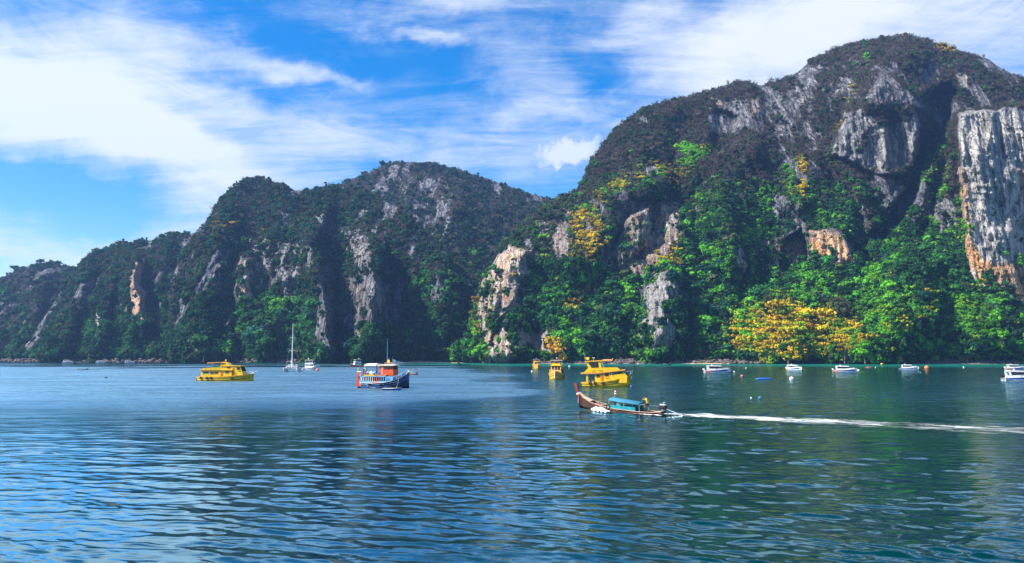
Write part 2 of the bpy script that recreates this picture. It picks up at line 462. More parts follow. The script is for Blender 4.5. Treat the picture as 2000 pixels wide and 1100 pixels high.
class Mountain:
    """A limestone mountain: a front that climbs from the shore to the crest and a back that falls away behind it.
    Ridges stand proud of the slope, gullies cut into it, cliff blocks have steep edges and bare rock."""
    def __init__(self, name, label, x0, x1, step, rows, crest, d0, d1, back, prof=0.75, ridges=(), blocks=(), cliffs=(),
                 auto=0.3, jag=3.0, seed=1, relief=(14, 6, 2.2), walls=()):
        px = np.arange(x0, x1 + step, step, float)
        cx, cy = np.array(crest).T
        top = np.interp(px, cx, cy)
        # round the straight pieces of the crest, then roughen it
        k = np.ones(9) / 9
        top = np.convolve(np.pad(top, 4, mode='edge'), k, mode='valid')
        top += jag * fbm(px / 26.0, 0, seed * 3.1, 4, seed) - jag * 0.2
        D0 = np.interp(px, *np.array(d0).T)
        D1 = np.interp(px, *np.array(d1).T)
        base = HORIZON + (CAMH + 3.0) * FPX / D0
        w = np.linspace(0, 1, rows) ** 0.95
        W, PX = np.meshgrid(w, px, indexing='ij')
        PY = base[None] + W * (top - base)[None]
        G = prof * W + (1 - prof) * (1 - np.sqrt(np.clip(1 - W ** 2, 0, 1)))
        # irregular foot: steep near the water then gentler
        D = D0[None] + (D1 - D0)[None] * G
        wx = PX + 9 * fbm(PX / 34.0, PY / 34.0, seed, 4, seed + 5)
        wy = PY + 9 * fbm(PX / 34.0, PY / 34.0, seed + 9.0, 4, seed + 6)
        off = np.zeros_like(D)
        for path, wl, wr, amp in ridges:
            amp = amp * 1.35
            p = np.array(sorted(path, key=lambda q: q[1]), float)
            xc = np.interp(wy, p[:, 1], p[:, 0])
            dx = wx - xc
            r = np.where(dx < 0, np.clip(1 + dx / wl, 0, 1), np.clip(1 - dx / wr, 0, 1))
            r = r * r * (3 - 2 * r)
            soft = 0.22 * (p[-1, 1] - p[0, 1]) + 8
            e = sstep(p[0, 1] - soft * 0.4, p[0, 1] + soft, wy) * (1 - sstep(p[-1, 1] - soft * 0.3, p[-1, 1] + soft, wy))
            off -= amp * r * e
        for poly, soft, amp in blocks:
            off -= amp * sstep(-soft * 0.5, soft * 0.5, poly_sd(poly, wx, wy))
        for poly, soft, ref, keep in walls:      # near-vertical faces
            mk = sstep(-soft * 0.5, soft * 0.5, poly_sd(poly, wx, wy))
            off += mk * (1 - keep) * (ref - (D + off))
        rock = np.zeros_like(D); och = np.zeros_like(D); pale = np.zeros_like(D)
        for poly, soft, amt, oc, pa in cliffs:
            mk = sstep(-soft * 1.3, soft * 1.3, poly_sd(poly, wx, wy) + soft * 0.9 * fbm(PX / 7.0, PY / 14.0, seed + 4.4, 3, seed + 7))
            rock = np.maximum(rock, mk * amt * np.clip(1.05 + 1.5 * fbm(PX / 13.0, PY / 30.0, seed + 2.5, 3, seed + 8), 0.25, 1.1)); rock = np.minimum(rock, 1.2)
            och = np.maximum(och, mk * oc)
            pale = np.maximum(pale, mk * pa)
        P = rays(PX, PY, D + off)
        a0, a1, a2 = relief
        X, Z = P[..., 0], P[..., 2]
        n0 = fbm(X / 70.0, P[..., 1] / 90.0, Z / 110.0, 4, seed + 21)
        n1 = fbm(X / 22.0, P[..., 1] / 30.0, Z / 34.0, 4, seed + 31)
        flute = 1 - np.abs(fbm(X / 5.5, P[..., 1] / 45.0, Z / 60.0, 3, seed + 41)) * 2
        lump = fbm(X / 6.0, P[..., 1] / 7.0, Z / 7.0, 3, seed + 51)
        rg = 1 - np.abs(fbm(X / 44.0 + 0.25 * n1, P[..., 1] / 300.0, Z / 170.0, 3, seed + 81)) * 2.2
        rg2 = 1 - np.abs(fbm(X / 17.0, P[..., 1] / 90.0, Z / 60.0, 3, seed + 91)) * 2.2
        am = fbm(X / 30.0, 3.3, Z / 46.0, 4, seed + 61)
        rib = fbm(X / 9.0, 1.3, Z / 30.0, 3, seed + 71)
        rk2 = sstep(0.12, 0.40, am * 0.75 + rib * 0.55 - 0.18 + auto * 0.45) * 0.9
        rock = np.maximum(rock, rk2 * np.clip(auto * 2.2, 0, 1) * sstep(0.10, 0.3, W))
        ledge = np.abs(fbm(X / 40.0, 2.2, Z / 7.0 + 0.6 * n1, 2, seed + 97)) * rock
        fade = 1 - W ** 6
        off2 = (a0 * n0 + a1 * n1 - a0 * 1.1 * rg - a1 * 0.75 * rg2) * fade * sstep(0, 0.12, W) + (-a2 * flute * rock * 1.3 - a2 * 0.8 * lump) * (0.3 + 0.7 * fade)
        # plants grow in the lee; let a bare face stand a little back under the canopy
        off2 = off2 + 2.0 * sstep(0.4, 0.8, rock) + a2 * 0.7 * ledge
        D = D + off + off2
        P = rays(PX, PY, D)
        self.front_rows = rows
        # the back of the mountain
        nb = 10
        last = P[-1]
        backs = []
        for j in range(1, nb + 1):
            f = j / nb
            q = last.copy()
            q[:, 1] = last[:, 1] + back * (f ** 0.8)
            q[:, 0] = last[:, 0] * (1 + 0.15 * f)
            zz = last[:, 2] * (1 - f ** 1.6) - 4 * f
            q[:, 2] = zz + 5 * (1 - f) * fbm(px / 15.0, j * 0.7, seed, 3, seed + 3) * (j > 1)
            backs.append(q)
        V = np.concatenate([P.reshape(-1, 3), np.concatenate(backs)])
        F = grid_faces(rows + nb, len(px))
        me = np_mesh(name, V, F)
        pad = np.zeros(nb * len(px))
        for nm, ar in (('rock', rock), ('ochre', och), ('pale', pale)):
            vattr(me, nm, np.concatenate([ar.ravel(), pad]))
        me.materials.append(ROCK)
        o = bpy.data.objects.new(name, me)
        COL.objects.link(o)
        tag(o, label, 'mountain', kind='structure')
        self.obj, self.P, self.rock, self.PX, self.PY, self.W, self.ochre = o, P, rock, PX, PY, W, och
        self.backP = np.stack([P[-1]] + backs[:4])

    def sample(self, density_fn, n, seed):
        """n random points on the front, area weighted, kept with the given chance"""
        rng = np.random.default_rng(seed)
        P = self.P
        a = P[1:, :-1] - P[:-1, :-1]; b = P[:-1, 1:] - P[:-1, :-1]
        area = np.linalg.norm(np.cross(a, b), axis=-1)
        area = np.minimum(area, np.percentile(area, 97))
        w = area.ravel() / area.sum()
        idx = rng.choice(len(w), n, p=w)
        r, c = np.divmod(idx, P.shape[1] - 1)
        u, v = rng.random(n)[:, None], rng.random(n)[:, None]
        pt = P[r, c] + a[r, c] * u + b[r, c] * v
        nor = np.cross(a[r, c], b[r, c]); nor = nor / (np.linalg.norm(nor, axis=1, keepdims=True) + 1e-9)
        nor *= np.sign(-nor[:, 1:2] + 1e-9)
        keep = rng.random(n) < density_fn(self.PX[r, c], self.PY[r, c], self.rock[r, c], pt)
        return pt[keep], nor[keep], self.PX[r, c][keep], self.PY[r, c][keep], self.rock[r, c][keep], self.W[r, c][keep]

    def ground(self, px, py):
        """surface point of the mountain front nearest to a pixel of the photograph"""
        d = (self.PX - px) ** 2 + (self.PY - py) ** 2
        i = np.unravel_index(np.argmin(d), d.shape)
        return self.P[i].copy()

# far left headland
MA = Mountain('mountain', 'low hazy blue headland at the far left end of the coast', -260, 300, 3.5, 70,
    [(-260, 640), (-120, 585), (-40, 558), (0, 545), (18, 536), (40, 527), (60, 518), (90, 513), (112, 515), (130, 521), (140, 527), (150, 525), (160, 528), (185, 545), (240, 580), (300, 640)],
    [(-260, 1120), (300, 1060)], [(-260, 1500), (300, 1400)], 260, 0.8,
    ridges=[([(90, 520), (70, 600), (40, 700)], 50, 26, 40), ([(20, 545), (-10, 700)], 50, 30, 35)],
    cliffs=[([(0, 655), (18, 660), (14, 700), (0, 702)], 6, .8, 0, .4), ([(38, 655), (50, 640), (46, 690), (36, 698)], 6, .8, 0, .4)],
    auto=0.50, jag=3, seed=3)
# left ridge
MB_ = Mountain('mountain', 'long wooded ridge with a tall pale cliff scar at the left', 20, 520, 2.6, 110,
    [(20, 700), (60, 660), (100, 600), (135, 545), (150, 531), (155, 518), (165, 502), (190, 492), (215, 487), (250, 479), (290, 471), (335, 462), (385, 455), (430, 448), (470, 470), (520, 520)],
    [(20, 1000), (150, 985), (300, 965), (520, 950)], [(20, 1060), (150, 1210), (520, 1330)], 260, 0.78,
    ridges=[([(165, 510), (150, 600), (110, 700)], 50, 34, 38), ([(262, 485), (262, 560), (285, 640)], 60, 26, 55), ([(350, 540), (352, 640)], 22, 16, 30),
            ([(225, 500), (205, 600), (190, 690)], 34, 22, 26), ([(330, 470), (310, 560), (330, 690)], 30, 22, 20)],
    blocks=[([(252, 505), (280, 500), (292, 570), (296, 610), (287, 632), (262, 612), (248, 570)], 9, 14)],
    cliffs=[([(268, 500), (282, 500), (280, 560), (288, 590), (294, 612), (287, 633), (275, 625), (262, 615), (250, 575), (254, 545)], 4, 1.1, .75, .8),
            ([(186, 610), (196, 605), (200, 650), (188, 662)], 5, .9, .1, .9), ([(118, 615), (130, 630), (126, 640)], 4, .8, 0, .8),
            ([(334, 565), (362, 558), (360, 630), (336, 630)], 8, .9, 0, .1), ([(140, 660), (150, 650), (165, 690), (145, 700)], 6, .6, .1, .3),
            ([(366, 668), (384, 662), (384, 702), (368, 704)], 5, .9, .6, .7), ([(30, 690), (60, 660), (52, 702)], 6, .7, .1, .5)],
    auto=0.58, jag=3, seed=5)
# middle hill behind
MD = Mountain('mountain', 'rounded dark wooded hill behind the middle of the bay', 520, 1300, 3.0, 130,
    [(520, 430), (560, 405), (600, 384), (640, 370), (665, 361), (700, 345), (745, 325), (790, 317), (830, 317), (870, 324), (920, 340), (970, 357), (1020, 374), (1070, 388), (1120, 402), (1200, 430), (1300, 480)],
    [(520, 1080), (780, 960), (930, 900), (1300, 1080)], [(520, 1440), (800, 1560), (1300, 1480)], 420, 0.82,
    ridges=[([(790, 320), (800, 420), (840, 560)], 60, 50, 30), ([(900, 340), (880, 430), (905, 560)], 60, 55, 30), ([(870, 540), (895, 620), (900, 700)], 60, 46, 34)],
    cliffs=[([(765, 335), (800, 335), (795, 400), (780, 395)], 12, .5, .05, .0)],
    auto=0.46, jag=3, seed=8)
# left peak with its pillars
MC = Mountain('mountain', 'peaked wooded mountain with grey rock pillars left of the bay', 330, 945, 1.7, 230,
    [(330, 560), (350, 510), (375, 470), (392, 448), (405, 432), (420, 408), (450, 372), (478, 353), (505, 350), (530, 356), (560, 369), (585, 373), (605, 374), (640, 366), (680, 366), (720, 379), (770, 402), (812, 433), (850, 474), (890, 520), (920, 560), (945, 640)],
    [(330, 925), (500, 890), (720, 880), (770, 895), (820, 935), (945, 945)], [(330, 1010), (500, 1200), (680, 1180), (800, 1090), (945, 985)], 240, 0.72,
    ridges=[([(430, 400), (410, 540), (390, 700)], 70, 50, 38), ([(490, 470), (476, 560), (490, 640)], 40, 30, 26),
            ([(640, 390), (606, 480), (630, 560), (640, 695)], 60, 17, 62), ([(705, 455), (730, 560), (715, 695)], 46, 38, 64),
            ([(446, 610), (446, 700)], 20, 15, 20), ([(517, 615), (516, 700)], 22, 15, 22), ([(560, 380), (545, 470), (560, 620)], 60, 45, 24),
            ([(850, 500), (860, 600), (850, 700)], 40, 50, 26)],
    blocks=[([(604, 520), (640, 500), (653, 515), (655, 620), (650, 680), (615, 682), (604, 640)], 7, 18),
            ([(676, 478), (700, 455), (728, 460), (742, 490), (740, 560), (725, 600), (725, 680), (690, 684), (668, 640), (672, 560)], 8, 16),
            ([(655, 560), (668, 555), (668, 700), (657, 700)], 6, -30), ([(752, 470), (800, 520), (800, 640), (770, 705), (745, 700), (745, 560)], 12, -42)],
    cliffs=[([(638, 508), (652, 515), (655, 610), (653, 672), (642, 684), (620, 680), (607, 650), (612, 590), (622, 550)], 8, .95, .05, .0),  # no pale tone: rock kept dark for the shade on this pillar
            ([(596, 480), (612, 486), (612, 560), (604, 575), (592, 540)], 6, .85, .05, .25), ([(604, 420), (650, 415), (655, 470), (640, 475), (618, 445)], 9, .75, 0, .15),
            ([(682, 462), (720, 456), (735, 486), (726, 525), (700, 530), (682, 500)], 9, .8, .08, .0), ([(685, 540), (715, 545), (726, 600), (724, 680), (690, 682), (668, 640), (674, 575)], 10, .85, .08, .0),  # pillar faces kept dark as well, their shade put into the rock tone
            ([(476, 512), (486, 520), (490, 560), (502, 585), (487, 603), (475, 575)], 4, 1.1, .75, .8), ([(438, 640), (456, 632), (456, 675), (446, 684), (438, 662)], 4, 1., .55, .75),  # first patch: ochre rock, its pale tone paints sun on the buttress
            ([(509, 640), (516, 625), (518, 700), (511, 700)], 4, 1., .35, .5), ([(550, 420), (572, 415), (565, 455), (552, 450)], 7, .75, 0, .5), ([(540, 480), (585, 470), (590, 560), (560, 600), (540, 560)], 12, .72, 0, .25), ([(455, 470), (530, 450), (545, 560), (500, 600), (450, 560)], 16, .6, .1, .15), ([(420, 600), (470, 560), (480, 640), (430, 660)], 12, .5, .2, .2), ([(660, 440), (720, 440), (740, 520), (690, 520)], 12, .6, 0, .1),
            ([(366, 670), (384, 664), (384, 702), (368, 704)], 5, 1., .55, .7)],
    auto=0.60, jag=3, seed=11)
# the tall mountain on the right
MF = Mountain('mountain', 'tall sheer limestone mountain filling the right half, striped grey wall at its edge', 915, 2330, 2.0, 330,
    [(915, 690), (925, 600), (935, 560), (960, 520), (985, 480), (1030, 432), (1080, 393), (1100, 385), (1128, 376), (1140, 346), (1160, 305), (1200, 256), (1250, 216), (1300, 200), (1340, 192), (1380, 180), (1420, 166), (1450, 160), (1490, 167), (1520, 157), (1560, 142), (1580, 121), (1620, 99), (1680, 83), (1750, 72), (1790, 70), (1830, 86), (1880, 101), (1930, 116), (1962, 137), (2000, 156), (2100, 200), (2250, 330), (2330, 430)],
    [(915, 900), (960, 850), (1020, 830), (1260, 815), (1500, 800), (1800, 790), (2330, 770)],
    [(915, 905), (960, 960), (1080, 1010), (1130, 1030), (1200, 1080), (1500, 1130), (1800, 1130), (2330, 1100)], 420, 0.70,
    ridges=[([(1010, 470), (985, 580), (985, 700)], 60, 70, 30), ([(1290, 330), (1190, 420), (1120, 520)], 90, 70, 30), ([(1360, 300), (1420, 420), (1430, 520)], 70, 60, 34),
            ([(1310, 520), (1290, 620), (1280, 700)], 40, 45, 34), ([(1460, 170), (1480, 300)], 50, 50, 18), ([(1740, 90), (1700, 200)], 90, 110, 28), ([(1330, 195), (1260, 300)], 80, 60, 16),
            ([(1580, 300), (1560, 400)], 60, 60, 22), ([(1800, 470), (1760, 600), (1700, 700)], 160, 160, 40), ([(1560, 560), (1540, 700)], 120, 120, 26), ([(1080, 560), (1090, 700)], 50, 40, 12),
            ([(1850, 300), (1800, 470)], 22, 20, -22)],
    blocks=[([(1872, 222), (1900, 214), (2000, 205), (2200, 240), (2330, 400), (2330, 620), (2040, 600), (1985, 590), (1925, 560), (1900, 530), (1886, 480), (1880, 350)], 8, 34), ([(1880, 540), (2330, 560), (2330, 690), (1860, 690)], 60, 26),
            ([(1806, 190), (1850, 165), (1868, 185), (1850, 250), (1812, 330), (1770, 420), (1725, 480), (1690, 470), (1760, 380), (1790, 300), (1808, 240)], 14, -60),
            ([(1624, 300), (1650, 215), (1715, 130), (1760, 150), (1805, 190), (1806, 260), (1780, 340), (1700, 335)], 12, 16),
            ([(1520, 470), (1560, 450), (1580, 505), (1560, 545), (1525, 540)], 10, -30), ([(1672, 480), (1720, 470), (1725, 540), (1680, 530)], 10, -24),
            ([(1580, 450), (1665, 440), (1672, 520), (1620, 525), (1580, 508)], 7, 8), ([(1260, 550), (1320, 520), (1335, 600), (1322, 700), (1262, 700), (1248, 640)], 9, 16),
            ([(1330, 560), (1345, 555), (1345, 690), (1330, 695)], 9, -16), ([(1440, 560), (1458, 540), (1458, 600), (1440, 620)], 8, -14), ([(1185, 400), (1290, 380), (1300, 480), (1200, 540)], 18, -16),
            ([(940, 540), (1040, 490), (1010, 580), (960, 640)], 10, 10), ([(1400, 210), (1440, 230), (1420, 300), (1380, 300)], 16, -22)],
    cliffs=[([(1874, 224), (1900, 216), (1960, 214), (2060, 210), (2300, 300), (2300, 600), (2040, 600), (1985, 588), (1925, 560), (1900, 530), (1888, 480), (1882, 350)], 4, 1.9, 0, .85),
            ([(1876, 330), (1886, 340), (1898, 470), (1920, 505), (2000, 520), (2200, 540), (2200, 610), (1985, 592), (1925, 562), (1896, 530), (1886, 480)], 7, 1.9, 1.1, .9),  # ochre rock; orange-white left edge and foot also paint sunlight on the wall
            ([(1985, 330), (2000, 345), (2060, 420), (2000, 400)], 8, 1.2, .8, .6),
            ([(1622, 300), (1650, 222), (1690, 215), (1720, 255), (1790, 220), (1800, 300), (1760, 330), (1700, 330)], 6, 1.1, 0, .35), ([(1690, 190), (1718, 135), (1770, 175), (1800, 205), (1750, 215)], 10, .95, 0, .12),
            ([(1860, 140), (1890, 150), (1888, 178), (1870, 172)], 5, 1., .3, .9), ([(1780, 150), (1830, 110), (1838, 160), (1810, 190)], 12, .7, 0, .2),
            ([(1580, 452), (1605, 450), (1650, 465), (1672, 520), (1640, 523), (1612, 505), (1582, 508)], 5, 1.1, 1.0, .5), ([(1672, 470), (1712, 462), (1712, 485), (1680, 480)], 6, .9, .4, .3), ([(1528, 470), (1562, 470), (1565, 530), (1530, 530)], 10, .8, .5, 0),
            ([(968, 505), (1000, 480), (1034, 490), (1030, 520), (1005, 560), (972, 590), (962, 560)], 5, 1.1, .55, 1.), ([(930, 560), (965, 520), (960, 640), (932, 690)], 9, .8, .3, .5), ([(938, 560), (985, 490), (1040, 488), (1034, 560), (1004, 610), (990, 640), (1042, 645), (1076, 640), (1076, 700), (985, 706), (934, 702)], 9, .82, .4, .5), ([(1180, 545), (1208, 460), (1240, 398), (1290, 382), (1332, 400), (1334, 470), (1290, 520), (1240, 532)], 10, .82, .3, .25), ([(1600, 115), (1700, 88), (1695, 190), (1640, 240), (1590, 210)], 18, .45, 0, .05), ([(1345, 300), (1420, 280), (1430, 360), (1370, 380)], 16, .4, .1, .1), ([(1470, 480), (1530, 450), (1530, 540), (1480, 560)], 12, .6, .3, .2), ([(1040, 420), (1120, 400), (1110, 500), (1050, 520)], 16, .5, .2, .2), ([(985, 640), (1012, 632), (1040, 650), (1040, 700), (985, 705)], 7, 1., .5, .9),  # first patch paints the sunlit left side of the buttress as pale rock
            ([(1040, 650), (1070, 640), (1070, 690), (1042, 700)], 8, .7, .4, .3),
            ([(1185, 520), (1230, 420), (1262, 400), (1270, 450), (1240, 520), (1195, 540)], 9, .92, .15, .25), ([(1246, 470), (1268, 465), (1270, 505), (1250, 505)], 6, .9, 1.0, 0), ([(1258, 395), (1266, 440), (1278, 470), (1270, 470), (1258, 430)], 3, 1.1, .3, 1.), ([(1276, 420), (1310, 400), (1300, 440), (1280, 440)], 6, .7, .8, .2),
            ([(1262, 560), (1318, 510), (1332, 580), (1300, 600), (1318, 640), (1320, 700), (1262, 702), (1248, 655)], 6, 1.1, .05, .45), ([(1248, 655), (1266, 640), (1272, 700), (1256, 702)], 5, 1.1, .35, .9),  # second patch: bright left edge of the pillar, sunlight put into the colour
            ([(1432, 480), (1446, 470), (1462, 540), (1460, 585), (1446, 590)], 5, 1., .3, .8), ([(1330, 500), (1345, 520), (1345, 560), (1332, 560)], 6, .8, 0, .3),
            ([(1466, 190), (1480, 195), (1480, 225), (1466, 225)], 4, 1., .6, .7), ([(1398, 200), (1412, 196), (1414, 212), (1400, 214)], 4, .8, .5, .6), ([(1370, 190), (1600, 150), (1600, 290), (1480, 280), (1400, 240)], 30, .50, 0, .1), ([(1470, 230), (1560, 230), (1545, 280), (1480, 275)], 12, .55, 0, .05),
            ([(1384, 245), (1396, 240), (1400, 268), (1386, 262)], 4, .9, .1, .9), ([(1820, 420), (1868, 410), (1866, 450), (1830, 462)], 8, .9, 0, .25), ([(1660, 380), (1710, 375), (1705, 480), (1670, 470)], 14, .55, .1, 0)],
    auto=0.54, jag=3.5, seed=17, relief=(17, 8, 3.0),
    walls=[([(1872, 222), (1900, 214), (2000, 205), (2200, 240), (2330, 400), (2330, 620), (2040, 600), (1985, 590), (1925, 560), (1900, 530), (1886, 480), (1880, 350)], 9, 838, .16),
           ([(1622, 300), (1650, 222), (1690, 205), (1720, 150), (1760, 160), (1800, 205), (1800, 300), (1760, 332), (1700, 332)], 12, 950, .3),
           ([(1262, 560), (1318, 510), (1334, 580), (1322, 700), (1258, 702), (1248, 655)], 10, 822, .3), ([(1580, 452), (1650, 450), (1672, 520), (1612, 525), (1582, 508)], 8, 868, .3),
           ([(968, 505), (1000, 480), (1034, 490), (1005, 560), (972, 600)], 10, 862, .4), ([(1185, 520), (1230, 420), (1270, 400), (1270, 480), (1195, 540)], 14, 905, .35)])

# ------------------------------------------------------------------ foliage
FOL_INST = foliage_mat('leaves_forest', 'instance')
FOL_OBJ = foliage_mat('leaves_tree', 'object')
BARK = bark_mat()

def leaf_quads(rng, centers, radii, per, size, flat=0.0, droop=0.0):
    """small leaf-clump faces scattered through round clumps"""
    V, F, T = [], [], []
    for c, r in zip(centers, radii):
        tone = rng.uniform(0.78, 1.2)
        for k in range(per):
            d = rng.normal(size=3); d /= np.linalg.norm(d) + 1e-9
            p = np.array(c) + d * r * rng.uniform(0.55, 1.22) * np.array([1, 1, 1 - flat])
            n = d + rng.normal(size=3) * 0.55 + np.array([0, 0, 0.35])
            n /= np.linalg.norm(n)
            t1 = np.cross(n, rng.normal(size=3)); t1 /= np.linalg.norm(t1) + 1e-9
            t2 = np.cross(n, t1)
            s = size * rng.uniform(0.65, 1.35)
            i = len(V)
            asp = rng.uniform(0.55, 0.9)
            V += [p - t1 * s, p + t2 * s * asp - n * s * .15, p + t1 * s, p - t2 * s * asp + n * s * .12 - np.array([0, 0, droop * s])]
            F.append((i, i + 1, i + 2, i + 3))
            T += [tone * rng.uniform(0.72, 1.3)] * 4
    return V, F, T

def blob(V, F, T, rng, c, r, flat=0.0):
    """low lumpy leaf mass that gives a clump its lit and shaded side"""
    i0, nl, nn = len(V), 4, 6
    tone = rng.uniform(0.75, 1.1)
    for i in range(nl + 1):
        t = math.pi * i / nl
        for k in range(nn):
            a = 6.283 * (k + 0.5 * (i % 2)) / nn
            q = r * rng.uniform(0.72, 1.12)
            V.append(np.array(c) + q * np.array([math.sin(t) * math.cos(a), math.sin(t) * math.sin(a), math.cos(t) * (1 - flat)]))
            T.append(tone * rng.uniform(0.8, 1.2))
    for i in range(nl):
        for k in range(nn):
            F.append((i0 + i * nn + k, i0 + (i + 1) * nn + k, i0 + (i + 1) * nn + (k + 1) % nn, i0 + i * nn + (k + 1) % nn))

def twig(V, F, T, a, b, ra, rb):
    a, b = np.array(a, float), np.array(b, float)
    d = b - a; d /= np.linalg.norm(d) + 1e-9
    u = np.cross(d, [0.3, 0.2, 0.93]); u /= np.linalg.norm(u) + 1e-9
    v = np.cross(d, u)
    i = len(V)
    for k in range(3):
        an = 2 * math.pi * k / 3
        o = u * math.cos(an) + v * math.sin(an)
        V += [a + o * ra, b + o * rb]; T += [3.0, 3.0]
    for k in range(3):
        m = (k + 1) % 3
        F.append((i + 2 * k, i + 2 * m, i + 2 * m + 1, i + 2 * k + 1))

def crown_mesh(name, style, seed):
    rng = np.random.default_rng(seed)
    V, F, T = [], [], []
    if style == 'broad':
        n = 13
        cs, rs = [], []
        for k in range(n):
            a = rng.uniform(0, 6.283); rr = rng.uniform(0.15, 0.72); z = rng.uniform(-0.25, 0.62) * (1.1 - 0.5 * rr)
            cs.append((rr * math.cos(a), rr * math.sin(a), z)); rs.append(rng.uniform(0.26, 0.46))
        V, F, T = leaf_quads(rng, cs, rs, 24, 0.095)
        for c, r in zip(cs, rs): blob(V, F, T, rng, c, r * 0.72)
    elif style == 'tall':
        cs, rs = [], []
        for k in range(13):
            a = rng.uniform(0, 6.283); z = rng.uniform(-0.7, 1.0); rr = rng.uniform(0.1, 0.5) * (1.1 - abs(z) * 0.5)
            cs.append((rr * math.cos(a), rr * math.sin(a), z)); rs.append(rng.uniform(0.22, 0.38))
        V, F, T = leaf_quads(rng, cs, rs, 24, 0.09)
        for c, r in zip(cs, rs): blob(V, F, T, rng, c, r * 0.72)
    elif style == 'spread':          # umbrella crown with open gaps
        cs, rs = [], []
        for k in range(15):
            a = rng.uniform(0, 6.283); rr = math.sqrt(rng.uniform(0.02, 1.0)) * 0.95
            cs.append((rr * math.cos(a), rr * math.sin(a), 0.32 * (1 - rr * rr) + rng.uniform(-0.12, 0.12))); rs.append(rng.uniform(0.18, 0.30))
        V, F, T = leaf_quads(rng, cs, rs, 20, 0.085, flat=0.35)
        for c, r in zip(cs, rs): blob(V, F, T, rng, c, r * 0.72)
        for c in cs[::2]:
            twig(V, F, T, (0, 0, -0.7), np.array(c), 0.035, 0.012)
    elif style == 'hang':            # hanging creeper curtain
        cs, rs = [], []
        for k in range(16):
            z = rng.uniform(-1.3, 0.5)
            cs.append((rng.uniform(-0.42, 0.42) * (1.2 - 0.3 * z), rng.uniform(-0.3, 0.3), z)); rs.append(rng.uniform(0.16, 0.32))
        V, F, T = leaf_quads(rng, cs, rs, 13, 0.10, droop=0.8)
        for c, r in zip(cs, rs): blob(V, F, T, rng, c, r * 0.72)
    elif style == 'feather':         # plumed bamboo-like crown
        cs, rs = [], []
        for k in range(11):
            a = rng.uniform(0, 6.283); L = rng.uniform(0.5, 1.1)
            for s in (0.35, 0.7, 1.0):
                cs.append((math.cos(a) * L * s * s * 0.8, math.sin(a) * L * s * s * 0.8, -0.5 + 1.25 * s - 0.35 * s ** 3 + rng.uniform(-.05, .05))); rs.append(0.27 - 0.1 * s)
        V, F, T = leaf_quads(rng, cs, rs, 10, 0.085, droop=0.7)
        for c, r in zip(cs, rs): blob(V, F, T, rng, c, r * 0.75)
    elif style == 'scrub':           # dry, half leafless shrub
        tips = []
        for k in range(9):
            a = rng.uniform(0, 6.283); e = rng.uniform(0.3, 1.3)
            b = np.array([math.cos(a) * math.cos(e), math.sin(a) * math.cos(e), math.sin(e) * 0.85]) * rng.uniform(0.7, 1.05)
            twig(V, F, T, (0, 0, -0.25), b * 0.6, 0.035, 0.02)
            for q in range(2):
                e2 = b + rng.normal(size=3) * 0.22
                twig(V, F, T, b * 0.6, e2, 0.02, 0.006); tips.append(e2)
        i0 = len(V)
        v2, f2, t2 = leaf_quads(rng, [tuple(t * rng.uniform(.55, 1)) for t in tips], [0.26] * len(tips), 9, 0.085)
        V += v2; F += [tuple(x + i0 for x in f) for f in f2]; T += t2
    me = np_mesh(name, np.array(V), np.array(F), smooth=False)
    vattr(me, 'tint', T)
    return me

STYLES = ['broad', 'broad', 'broad', 'tall', 'spread', 'scrub', 'scrub', 'scrub', 'hang', 'feather', 'feather']
forest_col = bpy.data.collections.new('forest_plants')
CROWN = []
for k, st in enumerate(STYLES):
    me = crown_mesh('crown_%02d' % k, st, 100 + k)
    me.materials.append(FOL_INST)
    o = bpy.data.objects.new('plant_%02d' % k, me)
    forest_col.objects.link(o)
    me2 = me.copy(); me2.materials.clear(); me2.materials.append(FOL_OBJ)
    CROWN.append(me2)

def forest_nodes():
    ng = bpy.data.node_groups.new('forest', 'GeometryNodeTree')
    ng.interface.new_socket('Geometry', in_out='INPUT', socket_type='NodeSocketGeometry')
    ng.interface.new_socket('Geometry', in_out='OUTPUT', socket_type='NodeSocketGeometry')
    N, L = ng.nodes, ng.links
    gi, go = N.new('NodeGroupInput'), N.new('NodeGroupOutput')
    ci = N.new('GeometryNodeCollectionInfo')
    ci.inputs['Collection'].default_value = forest_col
    ci.inputs['Separate Children'].default_value = True
    ci.inputs['Reset Children'].default_value = True
    def at(name, typ):
        a = N.new('GeometryNodeInputNamedAttribute'); a.data_type = typ; a.inputs['Name'].default_value = name
        return a.outputs[0]
    iop = N.new('GeometryNodeInstanceOnPoints')
    L.new(gi.outputs[0], iop.inputs['Points'])
    L.new(ci.outputs[0], iop.inputs['Instance'])
    iop.inputs['Pick Instance'].default_value = True
    L.new(at('variant', 'INT'), iop.inputs['Instance Index'])
    L.new(at('scl', 'FLOAT_VECTOR'), iop.inputs['Scale'])
    e2r = N.new('FunctionNodeEulerToRotation')
    L.new(at('rot', 'FLOAT_VECTOR'), e2r.inputs[0])
    L.new(e2r.outputs[0], iop.inputs['Rotation'])
    L.new(iop.outputs[0], go.inputs[0])
    return ng
FOREST_NG = forest_nodes()

COLS = {
    'dark': (0.022, 0.068, 0.028), 'green': (0.034, 0.140, 0.030), 'mid': (0.078, 0.27, 0.026), 'bright': (0.115, 0.36, 0.020), 'lime': (0.24, 0.38, 0.020),
    'gold': (0.60, 0.44, 0.022), 'amber': (0.46, 0.31, 0.030), 'brown': (0.105, 0.085, 0.064), 'grey': (0.125, 0.115, 0.120), 'olive': (0.075, 0.095, 0.036), 'teal': (0.020, 0.085, 0.060),
}
KEYS = list(COLS)
CARR = np.array([COLS[k] for k in KEYS])
KI = {k: i for i, k in enumerate(KEYS)}

